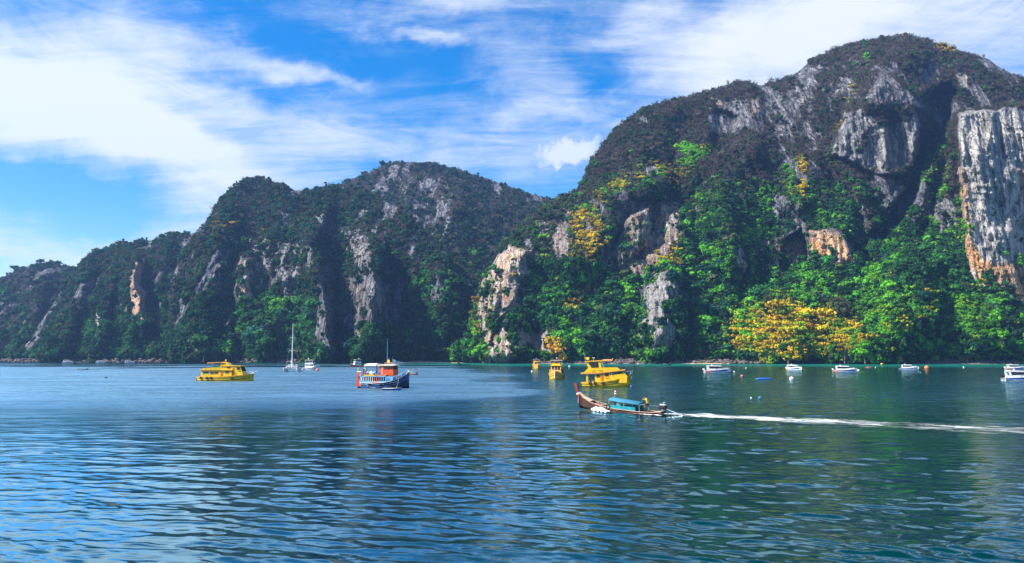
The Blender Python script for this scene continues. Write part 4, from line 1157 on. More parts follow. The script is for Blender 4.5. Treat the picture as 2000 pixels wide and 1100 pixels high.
# ------------------------------------------------------------------ boats: mesh tools
class MB:
    """collects shapes into one mesh; local axes: x towards the bow, y to port, z up, waterline at z = 0"""
    def __init__(self): self.V, self.F = [], []
    def add(self, V, F):
        i = len(self.V); self.V += [tuple(v) for v in V]; self.F += [tuple(a + i for a in f) for f in F]
        return self
    def box(self, x0, x1, y0, y1, z0, z1, dx=0.0, dxt=0.0, iny=0.0, b=0.04):
        """box with chamfered edges; dx/dxt lean the back and front ends forward at the top; iny narrows the top"""
        b = min(b, abs(x1 - x0) * .3, abs(y1 - y0) * .3, abs(z1 - z0) * .3)
        rings = []
        for z, ins in ((z0, b), (z0 + b, 0), (z1 - b, 0), (z1, b)):
            s = (z - z0) / (z1 - z0)
            a0, a1 = x0 + dx * s + ins, x1 + dxt * s - ins
            c0, c1 = y0 + iny * s + ins, y1 - iny * s - ins
            rings.append([(a0 + b, c0, z), (a1 - b, c0, z), (a1, c0 + b, z), (a1, c1 - b, z), (a1 - b, c1, z), (a0 + b, c1, z), (a0, c1 - b, z), (a0, c0 + b, z)])
        return self.loft(rings, True, True)
    def loft(self, rings, closed=False, cap=False):
        n = len(rings[0]); i0 = len(self.V)
        for r in rings: self.V += [tuple(p) for p in r]
        for j in range(len(rings) - 1):
            for k in range(n if closed else n - 1):
                m = (k + 1) % n
                self.F.append((i0 + j * n + k, i0 + j * n + m, i0 + (j + 1) * n + m, i0 + (j + 1) * n + k))
        if cap:
            self.F.append(tuple(i0 + k for k in range(n))[::-1])
            self.F.append(tuple(i0 + (len(rings) - 1) * n + k for k in range(n)))
        return self
    def prism(self, poly, y0, y1):
        """polygon in the x-z plane pushed from y0 to y1"""
        return self.loft([[(x, y0, z) for x, z in poly], [(x, y1, z) for x, z in poly]], True, True)
    def tube(self, pts, r, n=6, cap=True):
        pts = [Vector(p) for p in pts]; rings = []
        for i, p in enumerate(pts):
            d = (pts[min(i + 1, len(pts) - 1)] - pts[max(i - 1, 0)]).normalized()
            u = d.cross(Vector((0.12, 0.25, 0.96))) if abs(d.z) < 0.9 else d.cross(Vector((0, 1, 0.05)))
            u.normalize(); v = d.cross(u)
            rr = r[i] if isinstance(r, (list, tuple)) else r
            rings.append([p + (u * math.cos(6.28318 * k / n) + v * math.sin(6.28318 * k / n)) * rr for k in range(n)])
        return self.loft(rings, True, cap)
    def ring(self, c, axis, Rr, r, n=14, m=6):
        c, axis = Vector(c), Vector(axis).normalized()
        u = axis.orthogonal().normalized(); v = axis.cross(u)
        rings = []
        for i in range(n + 1):
            a = 6.28318 * i / n; o = u * math.cos(a) + v * math.sin(a)
            rings.append([c + o * (Rr + r * math.cos(6.28318 * k / m)) + axis * r * math.sin(6.28318 * k / m) for k in range(m)])
        return self.loft(rings, True)
    def ball(self, c, r, sc=(1, 1, 1), n=8, m=10):
        rings = []
        for i in range(n + 1):
            t = math.pi * i / n
            rings.append([(c[0] + r * sc[0] * math.sin(t) * math.cos(6.28318 * k / m), c[1] + r * sc[1] * math.sin(t) * math.sin(6.28318 * k / m), c[2] - r * sc[2] * math.cos(t)) for k in range(m)])
        return self.loft(rings, True)
    def pane(self, pts, t=0.025):
        """flat thin plate from four corner points with real thickness"""
        p = [Vector(q) for q in pts]
        n = (p[1] - p[0]).cross(p[-1] - p[0]).normalized() * t
        return self.loft([[q - n for q in p], [q + n for q in p]], True, True)
    def build(self, name, mat, parent=None, smooth=False, label=None):
        me = bpy.data.meshes.new(name)
        me.from_pydata(self.V, [], self.F)
        if smooth: me.polygons.foreach_set('use_smooth', [True] * len(me.polygons))
        me.materials.append(mat); me.update()
        o = bpy.data.objects.new(name, me); COL.objects.link(o); o.parent = parent
        if label: o['label'] = label
        return o

def fuller(st, k=0.55):
    """stand the topsides up: widen the waterline towards the deck beam"""
    return [(x, bd, zd, bw + k * (bd - bw), zk) for x, bd, zd, bw, zk in st]

def hull_mb(st, flare=0.6, nmid=4, inner=0.0, floor=None):
    """st: stations (x, half beam at deck, deck height, half beam at waterline, keel depth)"""
    m = MB(); rings = []
    for x, bd, zd, bw, zk in st:
        pts = []
        for i in range(nmid + 1):
            s = i / nmid
            pts.append((bd + (bw - bd) * (s ** flare), zd + (0.0 - zd) * s))
        pts.append((bw * 0.62, zk * 0.7)); pts.append((0.0, zk))
        ring = [(x, -y, z) for y, z in pts] + [(x, y, z) for y, z in reversed(pts[:-1])]
        rings.append(ring)
    m.loft(rings)
    m.F.append(tuple(range(len(rings[0]))))
    m.F.append(tuple(len(rings[0]) * (len(rings) - 1) + k for k in range(len(rings[0])))[::-1])
    return m

def deck_mb(st, drop=0.25, inset=0.06):
    m = MB()
    m.loft([[(x, -max(bd - inset, 0.01), zd - drop), (x, max(bd - inset, 0.01), zd - drop)] for x, bd, zd, bw, zk in st])
    return m

def strake_mb(st, z_off, w=0.05, h=0.08, flare=0.6):
    """a rubbing strake that follows the hull below the deck edge"""
    m = MB()
    for s in (-1, 1):
        rings = []
        for x, bd, zd, bw, zk in st:
            f = min(1.0, max(0.0, z_off / max(zd, .1)))
            b = bd + (bw - bd) * f ** flare
            z = zd - z_off
            rings.append([(x, s * (b - .02), z - h), (x, s * (b + w), z - h), (x, s * (b + w), z + h), (x, s * (b - .02), z + h)])
        m.loft(rings, True, True)
    return m

def hull_y(st, x, z, flare=0.6):
    xs = [s[0] for s in st]
    bd, zd, bw = (float(np.interp(x, xs, [s[k] for s in st])) for k in (1, 2, 3))
    f = min(1.0, max(0.0, (zd - z) / max(zd, .1)))
    return bd + (bw - bd) * f ** flare

def letter_marks(n, w, h, mat, parent, loc, rot, seed=1, name='lettering'):
    """a row of small painted letters too small to read: uprights with cross strokes"""
    rng = random.Random(seed); m = MB(); cw = w / n
    for k in range(n):
        if rng.random() < 0.16: continue
        x = -w / 2 + cw * k; a = cw * 0.16
        m.box(x, x + a * 1.3, -.012, .012, -h / 2, h / 2, b=.003)
        kind = rng.randrange(4)
        if kind != 1: m.box(x + a * 1.3, x + cw * .72, -.011, .011, h * .32, h * .5, b=.003)
        if kind != 2: m.box(x + cw * .5, x + cw * .72, -.010, .010, -h / 2, h * .3, b=.003)
        if kind != 0: m.box(x + a * 1.3, x + cw * .5, -.009, .009, -h * .1, h * .08, b=.003)
    o = m.build(name, mat, parent); o.location = loc; o.rotation_euler = rot; o['kind'] = 'stuff'
    return o

YEL = paint('yellow_paint', (0.90, 0.56, 0.008), 0.35, 0.10, 0.9, 0.5, dirt=0.25)
YEL2 = paint('deep_yellow_paint', (0.86, 0.45, 0.010), 0.4, 0.12, 0.9, 0.5, dirt=0.3)
ORG = paint('orange_paint', (0.72, 0.17, 0.02), 0.45, 0.14, 1.2, 0.4, dirt=0.2)
AWN = paint('orange_canvas', (0.70, 0.34, 0.10), 0.85, 0.15, 1.5, 0.2)
WHT = paint('white_paint', (0.80, 0.81, 0.82), 0.3, 0.05, 0.8, 0.5, dirt=0.12)
CRM = paint('cream_canvas', (0.72, 0.66, 0.55), 0.8, 0.1, 0.8, 0.2)
BLK = paint('black_rubber', (0.018, 0.018, 0.02), 0.7, 0.3, 3.0, 0.3)
NAVY = paint('navy_paint', (0.008, 0.016, 0.06), 0.35, 0.2, 1.0, 0.5, dirt=0.2)
BLU = paint('blue_paint', (0.02, 0.14, 0.50), 0.4, 0.15, 1.0, 0.5)
SKYB = paint('light_blue_paint', (0.16, 0.42, 0.75), 0.45, 0.15, 1.0, 0.5, dirt=0.2)
RED = paint('red_paint', (0.55, 0.035, 0.02), 0.45, 0.18, 1.0, 0.5, dirt=0.2)
PNK = paint('pink_paint', (0.72, 0.22, 0.16), 0.5, 0.15, 1.0, 0.4)
TEAL = paint('teal_tarp', (0.018, 0.24, 0.30), 0.7, 0.2, 1.5, 0.3)
CYAN = paint('blue_canvas', (0.038, 0.20, 0.32), 0.75, 0.12, 1.2, 0.3)
WOOD = paint('weathered_wood', (0.07, 0.036, 0.027), 0.75, 0.35, 1.6, 0.3, dirt=0.35)
WOODL = paint('pale_wood', (0.50, 0.38, 0.28), 0.7, 0.15, 1.6, 0.3, dirt=0.3)
DRED = paint('dark_red_wood', (0.20, 0.03, 0.022), 0.6, 0.25, 1.6, 0.3)
DECK = paint('deck_boards', (0.36, 0.27, 0.18), 0.8, 0.2, 2.0, 0.2)
STEEL = paint('steel', (0.55, 0.57, 0.60), 0.3, 0.1, 2.0, 0.5, 0.9)
GREY = paint('grey_paint', (0.38, 0.40, 0.43), 0.5, 0.1, 1.0, 0.4)
GRN = paint('green_crate', (0.06, 0.28, 0.10), 0.6, 0.15, 1.5, 0.3)
BUOYP = paint('pink_plastic', (0.75, 0.16, 0.22), 0.4, 0.1, 2.0)
BUOYO = paint('orange_plastic', (0.85, 0.22, 0.05), 0.4, 0.1, 2.0)
BUOYW = paint('white_plastic', (0.78, 0.78, 0.76), 0.4, 0.08, 2.0)
BUOYY = paint('yellow_plastic', (0.80, 0.56, 0.03), 0.4, 0.1, 2.0)
ROPE = paint('rope', (0.55, 0.50, 0.42), 0.9, 0.2, 4.0, 0.2)
def glass_mat():
    m, nt = new_mat('tinted_glass'); t = NT(nt)
    co = t.n('ShaderNodeTexCoord').outputs['Object']
    b = t.mix(t.ramp(t.noise(co, 1.2, 3), 0.35, 0.65), (0.006, 0.009, 0.014, 1), (0.03, 0.04, 0.055, 1))
    t.out(t.n('ShaderNodeBsdfPrincipled', ins={'Base Color': b, 'Roughness': 0.08, 'Specular IOR Level': 0.6}).outputs[0])
    return m
GLS = glass_mat()
def flag_mat():
    m, nt = new_mat('striped_flag'); t = NT(nt)
    z = t.n('ShaderNodeSeparateXYZ', ins={0: t.n('ShaderNodeTexCoord').outputs['Generated']}).outputs[2]
    d = t.math('ABSOLUTE', t.math('SUBTRACT', z, 0.5))
    col = t.mix(t.math('GREATER_THAN', d, 0.1667), (0.02, 0.03, 0.16, 1), (0.8, 0.8, 0.8, 1))
    col = t.mix(t.math('GREATER_THAN', d, 0.3333), col, (0.55, 0.02, 0.03, 1))
    t.out(t.n('ShaderNodeBsdfPrincipled', ins={'Base Color': col, 'Roughness': 0.8}).outputs[0])
    return m
FLAGM = flag_mat()
def flag_mb(x, y, z, w, h, d=(-1, 0), wob=0.08):
    m = MB(); rings = []
    for i in range(7):
        s = i / 6; o = wob * math.sin(5 * s) * w
        rings.append([(x + d[0] * w * s - d[1] * o, y + d[1] * w * s + d[0] * o, z - .12 * h * s), (x + d[0] * w * s - d[1] * o, y + d[1] * w * s + d[0] * o, z + h - .12 * h * s)])
    r2 = [[(a[0], a[1] + .012, a[2]) for a in r] for r in rings]
    return m.loft([r + q[::-1] for r, q in zip(rings, r2)], True, True)

def part_windows(root, side, rects, mat=None, t=0.03, name='window', parent=None):
    """upright panes on a side wall at y = side: (x0, x1, z0, z1)"""
    for x0, x1, z0, z1 in rects:
        fr = MB()
        w = 0.05
        for a, b, c, d in ((x0 - w, x1 + w, z0 - w, z0), (x0 - w, x1 + w, z1, z1 + w), (x0 - w, x0, z0, z1), (x1, x1 + w, z0, z1)):
            fr.box(a, b, side - t * 1.6, side + t * 1.6, c, d, b=.005)
        f = MB().pane([(x0, side, z0), (x1, side, z0), (x1, side, z1), (x0, side, z1)], t).build(name, mat or GLS, parent or root)
        fr.build('frame', YEL2 if mat is None else WHT, f)

def tyres(root, st, xs, z, r=0.34, flare=0.6, sides=(-1, 1)):
    for x in xs:
        for s in sides:
            y = hull_y(st, x, z, flare) + 0.12
            MB().ring((x, s * y, z), (0, 1, 0), r, 0.12).build('tyre_fender', BLK, root, True)

def rail(root, pts, h, mat=STEEL, r=0.03, mid=True, name='railing'):
    m = MB()
    top = [(x, y, z + h) for x, y, z in pts]
    m.tube(top, r, 5)
    if mid: m.tube([(x, y, z + h * .5) for x, y, z in pts], r * .7, 5)
    for p, q in zip(pts, top): m.tube([p, q], r, 5)
    return m.build(name, mat, root)

# ------------------------------------------------------------------ the long low yellow dive boat
def dive_boat_long():
    root = empty('dive_boat')
    st = fuller([(-9.0, 1.5, 1.30, 1.2, -.2), (-8.2, 2.0, 1.35, 1.75, -.4), (-5, 2.35, 1.40, 2.15, -.6), (0, 2.45, 1.50, 2.25, -.7), (4, 2.35, 1.72, 1.9, -.7), (6.8, 1.75, 1.98, 1.05, -.55), (8.4, .85, 2.20, .35, -.3), (9.3, .06, 2.40, .02, .2)])
    h = hull_mb(st).build('hull', YEL, root, True)
    strake_mb(st, 0.12).build('gunwale', YEL2, h); strake_mb(st, 0.62, .06, .05).build('rubbing_strake', BLK, h); strake_mb(st, 1.25, .05, .09).build('boot_stripe', BLK, h)
    deck_mb(st).build('deck', DECK, root)
    c = MB().box(-7.2, 2.9, -2.05, 2.05, 1.15, 3.38, iny=.05).build('cabin', YEL, root)
    for s in (-1, 1):
        y = s * 2.04
        part_windows(root, y, [(-6.5, -4.5, 2.35, 3.0)], SKYB if False else GLS)
        part_windows(root, y, [(-4.1, -3.0, 2.25, 2.95), (-2.7, -1.6, 2.25, 2.95), (.85, 2.0, 2.45, 3.1)])
        MB().box(-.75, .05, y - .05, y + .05, 1.45, 2.95).build('door', ORG, root)
    MB().box(-7.6, 3.2, -2.3, 2.3, 3.40, 3.56).build('cabin_roof', YEL2, root)
    p = MB()
    for s in (-1, 1): p.prism([(-6.6, 3.57), (-.9, 3.57), (-.9, 4.25), (-6.3, 4.12)], s * 2.12 - .05, s * 2.12 + .05)
    p.box(-6.6, -6.45, -2.06, 2.06, 3.57, 4.05)
    p = p.build('upper_parapet', YEL, root)
    letter_marks(22, 5.2, .36, BLK, root, (-3.6, -2.185, 3.86), (R(90), 0, 0))
    letter_marks(22, 5.2, .36, BLK, root, (-3.6, 2.185, 3.86), (R(90), 0, R(180)))
    MB().box(-4.0, -1.1, -1.2, 1.2, 3.57, 4.72).build('seat_locker', GRN, root)
    w = MB().prism([(2.9, 1.4), (6.5, 1.8), (6.3, 2.6), (5.4, 4.7), (-.9, 4.7), (-.9, 3.57), (2.9, 3.57)], -1.75, 1.75).build('wheelhouse', YEL, root)
    for s in (-1, 1):
        part_windows(root, s * 1.76, [(1.2, 2.3, 3.95, 4.45)])
        MB().box(2.95, 3.6, s * 1.77 - .05, s * 1.77 + .05, 1.7, 4.2).build('wheelhouse_door', ORG, root)
        MB().prism([(4.4, 3.6), (5.6, 3.6), (5.28, 4.45), (4.35, 4.45)], s * 1.77 - .03, s * 1.77 + .03).build('side_window', GLS, root)
        MB().prism([(5.0, 3.05), (5.8, 3.05), (5.75, 3.25), (5.0, 3.25)], s * 1.77 - .03, s * 1.77 + .03).build('side_emblem', BLK, root)
    for y in (-1.05, 0, 1.05):
        MB().pane([(6.12, y - .46, 3.05), (6.12, y + .46, 3.05), (5.52, y + .46, 4.45), (5.52, y - .46, 4.45)]).build('windscreen', GLS, root)
    MB().box(-1.0, 5.75, -1.95, 1.95, 4.71, 4.86).build('wheelhouse_roof', YEL2, root)
    f = MB().prism([(-1.2, 4.86), (1.9, 4.86), (.9, 5.75), (-.9, 6.0)], -1.3, 1.3).build('flybridge', YEL, root)
    for s in (-1, 1): MB().prism([(-.7, 5.2), (.9, 5.2), (.5, 5.6), (-.6, 5.75)], s * 1.31 - .02, s * 1.31 + .02).build('flybridge_window', GLS, root)
    MB().prism([(-5.4, 5.55), (-.9, 5.75), (-.9, 6.0), (-5.5, 5.85)], -1.6, 1.6).build('awning', AWN, root)
    for s in (-1, 1):
        for x in (-5.2, -3.2): MB().tube([(x, s * 1.55, 3.57), (x, s * 1.55, 5.7)], .04, 5).build('awning_post', STEEL, root)
    MB().tube([(0, 0, 5.9), (0, 0, 6.9)], .04).ball((0, 0, 6.5), .28).build('radar_mast', YEL2, root)
    rail(root, [(6.3, -1.7, 1.95), (7.6, -1.2, 2.05), (8.7, -.55, 2.2), (9.6, 0, 2.4), (8.7, .55, 2.2), (7.6, 1.2, 2.05), (6.3, 1.7, 1.95)], .85, WHT)
    rail(root, [(-8.9, -1.3, 1.3), (-8.9, 0, 1.3), (-8.9, 1.3, 1.3)], 1.0)
    MB().tube([(8.3, 0, 2.2), (10.6, 0, 3.2)], .08).build('bowsprit', WHT, root)
    tyres(root, st, (-7.0, -5.0, -3.6, 3.2), .95)
    MB().tube([(8.6, 0, 2.1), (8.4, -.1, 1.0), (7.8, -.2, -.1)], .04).build('anchor_line', ROPE, root)
    return root

# ------------------------------------------------------------------ the taller yellow dive boat with flybridge
def dive_boat_tall():
    root = empty('dive_boat')
    st = fuller([(-6.3, 1.7, 1.05, 1.5, -.2), (-5.6, 2.0, 1.10, 1.85, -.5), (-3, 2.25, 1.20, 2.1, -.6), (0, 2.3, 1.45, 2.1, -.7), (3, 2.1, 1.95, 1.6, -.7), (5, 1.4, 2.55, .75, -.5), (6.0, .65, 2.95, .2, -.2), (6.5, .06, 3.2, .02, .4)])
    h = hull_mb(st).build('hull', YEL, root, True)
    strake_mb(st, 0.1).build('gunwale', YEL2, h); strake_mb(st, 0.55, .05, .05).build('rubbing_strake', BLK, h); strake_mb(st, 1.0, .045, .07).build('boot_stripe', BLK, h)
    deck_mb(st).build('deck', DECK, root)
    MB().prism([(-2.6, .95), (5.6, 1.0), (5.75, 2.75), (4.6, 4.1), (-2.6, 3.45)], -1.85, 1.85).build('cabin', YEL, root)
    for s in (-1, 1):
        y = s * 1.86
        part_windows(root, y, [(-2.2, -1.25, 2.45, 3.2), (-.05, 1.0, 2.75, 3.5)])
        MB().box(-1.05, -.4, y - .05, y + .05, 1.5, 3.45).build('door', ORG, root)
        MB().prism([(1.4, 3.05), (4.7, 3.45), (4.4, 4.0), (1.4, 3.75)], y - .03, y + .03).build('long_window', GLS, root)
        MB().prism([(-.0, 2.25), (1.1, 2.35), (1.2, 2.15), (.4, 2.0)], y - .025, y + .025).build('side_emblem', ORG, root)
    MB().prism([(-6.3, 3.25), (-2.6, 3.30), (1.5, 3.75), (5.3, 4.25), (5.2, 4.45), (1.5, 4.0), (-2.6, 3.62), (-6.2, 3.60)], -2.15, 2.15).build('upper_deck', AWN, root)
    MB().prism([(-5.5, 3.60), (-2.6, 3.63), (1.5, 4.01), (4.0, 4.35), (3.2, 5.0), (-1.5, 4.9), (-4.4, 4.75)], -2.0, 2.0).build('upper_coaming', YEL, root)
    letter_marks(11, 3.4, .36, BLK, root, (-2.2, -2.02, 4.2), (R(90), R(-4), 0))
    letter_marks(11, 3.4, .36, BLK, root, (-2.2, 2.02, 4.2), (R(90), R(4), R(180)))
    for s in (-1, 1):
        y = s * 1.72
        MB().prism([(-5.0, 6.35), (-4.4, 6.35), (-3.5, 4.85), (-4.2, 4.78)], y - .07, y + .07).build('bridge_stanchion', YEL, root)
        MB().prism([(-1.7, 6.5), (-1.1, 6.55), (-.9, 4.9), (-1.5, 4.9)], y - .07, y + .07).build('bridge_stanchion', YEL, root)
        MB().prism([(-4.3, 6.2), (-1.75, 6.35), (-1.65, 4.95), (-3.45, 4.9)], y - .02, y + .02).build('bridge_window', GLS, root)
        MB().tube([(-1.0, y, 6.5), (-.2, y, 4.95)], .04).build('brace', WHT, root)
        MB().prism([(-4.9, 3.25), (-4.4, 3.25), (-4.35, 1.2), (-4.85, 1.1)], s * 1.8 - .1, s * 1.8 + .1).build('pillar', YEL, root)
    MB().prism([(-5.2, 6.35), (-.6, 6.62), (-.6, 6.85), (-5.1, 6.62)], -1.95, 1.95).build('bridge_roof', YEL2, root)
    m = MB()
    for y in (-1.5, -.5, .5, 1.5): m.tube([(-.6, y, 6.72), (.8, y, 6.8), (2.0, y, 6.85)], [.3, .28, .2], 7)
    m.box(-.6, 1.9, -1.8, 1.8, 6.62, 6.8).build('folded_awning', AWN, root)
    MB().tube([(1.8, 0, 6.9), (2.2, 0, 7.4)], .09).build('awning_pole', AWN, root)
    MB().tube([(-5.1, -.4, 6.5), (-5.3, -.4, 8.2), (-5.6, -.4, 9.6)], [.05, .04, .02]).build('mast', STEEL, root)
    flag_mb(-5.2, -.4, 7.05, 1.1, .6, (1, .05)).build('flag', BUOYY, root)
    MB().tube([(-3.0, .5, 6.6), (-3.0, .5, 7.4)], .03).box(-3.4, -2.6, .4, .6, 7.38, 7.5).build('radar', WHT, root)
    rail(root, [(1.8, -2.0, 2.9), (3.6, -1.85, 3.1), (5.2, -1.2, 3.25), (6.6, 0, 3.5), (5.2, 1.2, 3.25), (3.6, 1.85, 3.1), (1.8, 2.0, 2.9)], .55, WHT, .04, False)
    MB().tube([(6.3, 0, 3.1), (7.0, 0, 3.6), (7.05, 0, 4.3)], .09).build('anchor_arm', STEEL, root)
    MB().ball((6.75, -.15, 2.3), .2, (1, 1, 2.2)).build('fender', BUOYW, root)
    MB().tube([(6.75, -.15, 2.0), (6.8, -.2, .9), (7.2, -.4, -.1)], .03).build('mooring_line', ROPE, root)
    tk = [(x, y) for x in (-4.0, -3.7, -3.4, -3.1) for y in (-1.3, -.9)]
    for i, (x, y) in enumerate(tk):
        MB().tube([(x, y, .95), (x, y, 1.65)], .1, 8).tube([(x, y, 1.65), (x, y, 1.82)], .03, 5).build('air_tank', (WHT, GREY, CYAN)[i % 3], root)
    letter_marks(3, .9, .62, BLK, root, (4.35, -1.62, 1.95), (R(104), R(-10), R(27)))
    letter_marks(9, 1.3, .2, BLK, root, (2.9, -2.0, 1.45), (R(98), R(-8), R(12)))
    # black fish emblem on the bow
    for s in (-1, 1):
        m = MB()
        poly = [(2.6, .95), (3.5, 1.25), (3.7, 1.62), (4.0, 1.32), (4.9, 1.2), (4.3, 1.0), (3.4, .92)]
        m.loft([[(x, s * (hull_y(st, x, z) + .0), z) for x, z in poly], [(x, s * (hull_y(st, x, z) + .035), z) for x, z in poly]], True, True).build('fish_emblem', BLK, root)
    tyres(root, st, (-3.8, -2.5, -.4), .85, .32)
    return root

# ------------------------------------------------------------------ the yellow boat seen end on
def dive_boat_blunt(parts=True):
    root = empty('dive_boat')
    st = fuller([(-6.5, 2.1, 1.35, 1.9, -.3), (-3, 2.55, 1.4, 2.4, -.6), (0, 2.6, 1.55, 2.4, -.7), (3, 2.45, 1.85, 1.9, -.7), (5.2, 1.7, 2.3, .95, -.5), (6.4, .85, 2.65, .3, -.2), (6.9, .08, 2.85, .03, .4)])
    h = hull_mb(st).build('hull', YEL2, root, True)
    strake_mb(st, 0.1, .06, .09).build('gunwale', YEL, h); strake_mb(st, 0.65, .07, .06).build('rubbing_strake', BLK, h); strake_mb(st, 1.35, .05, .1).build('boot_stripe', BLK, h)
    deck_mb(st).build('deck', DECK, root)
    MB().prism([(-5.2, 1.2), (2.9, 1.4), (2.6, 3.3), (2.1, 4.55), (-5.2, 4.3)], -1.7, 1.7).build('cabin', YEL2, root)
    for y in (-1.02, 0, 1.02):
        MB().pane([(2.66, y - .42, 3.15), (2.66, y + .42, 3.15), (2.24, y + .42, 4.3), (2.24, y - .42, 4.3)]).build('windscreen', GLS, root)
    MB().box(2.72, 2.85, -1.3, 1.3, 2.35, 2.8).build('front_panel', ORG, root)
    for s in (-1, 1):
        part_windows(root, s * 1.71, [(-4.4, -3.2, 2.6, 3.6), (-2.6, -1.4, 2.6, 3.6), (-.6, .6, 2.7, 3.6)])
        MB().box(1.0, 1.7, s * 1.71 - .05, s * 1.71 + .05, 1.6, 3.7).build('door', ORG, root)
        MB().box(-4.8, 1.9, s * 2.2 - .12, s * 2.2 + .12, 1.9, 3.3).build('side_canvas', NAVY if s > 0 else AWN, root)
    MB().box(-5.5, 2.5, -1.95, 1.95, 4.56, 4.75).build('cabin_roof', YEL, root)
    MB().prism([(-3.5, 4.76), (.8, 4.76), (.3, 5.5), (-3.2, 5.4)], -1.35, 1.35).build('flybridge', YEL2, root)
    f = MB()
    for x in (-4.2, .9):
        f.tube([(x, -2.0, 4.7), (x, -2.0, 6.35), (x, 2.0, 6.35), (x, 2.0, 4.7)], .06, 6)
    for s in (-1, 1): f.tube([(-4.2, s * 2.0, 6.35), (.9, s * 2.0, 6.35)], .06, 6)
    f.build('awning_frame', WHT, root)
    MB().box(-4.3, 1.0, -2.05, 2.05, 6.38, 6.46).build('awning', CRM, root)
    MB().tube([(-1.5, 0, 6.4), (-1.5, 0, 7.5)], .04).ball((-1.5, 0, 7.2), .25).build('radar_mast', GREY, root)
    rail(root, [(4.2, -2.0, 2.1), (5.4, -1.5, 2.35), (6.5, -.75, 2.7), (7.0, 0, 2.85), (6.5, .75, 2.7), (5.4, 1.5, 2.35), (4.2, 2.0, 2.1)], .7, WHT, .035, False)
    MB().box(6.85, 7.1, -.12, .12, .3, 3.3).build('stem_post', WHT, root)
    tyres(root, st, (-4, -1, 2.2), 1.0)
    MB().tube([(7.0, 0, 2.8), (7.2, .05, 1.2), (7.8, .1, -.1)], .05).build('mooring_line', ROPE, root)
    return root

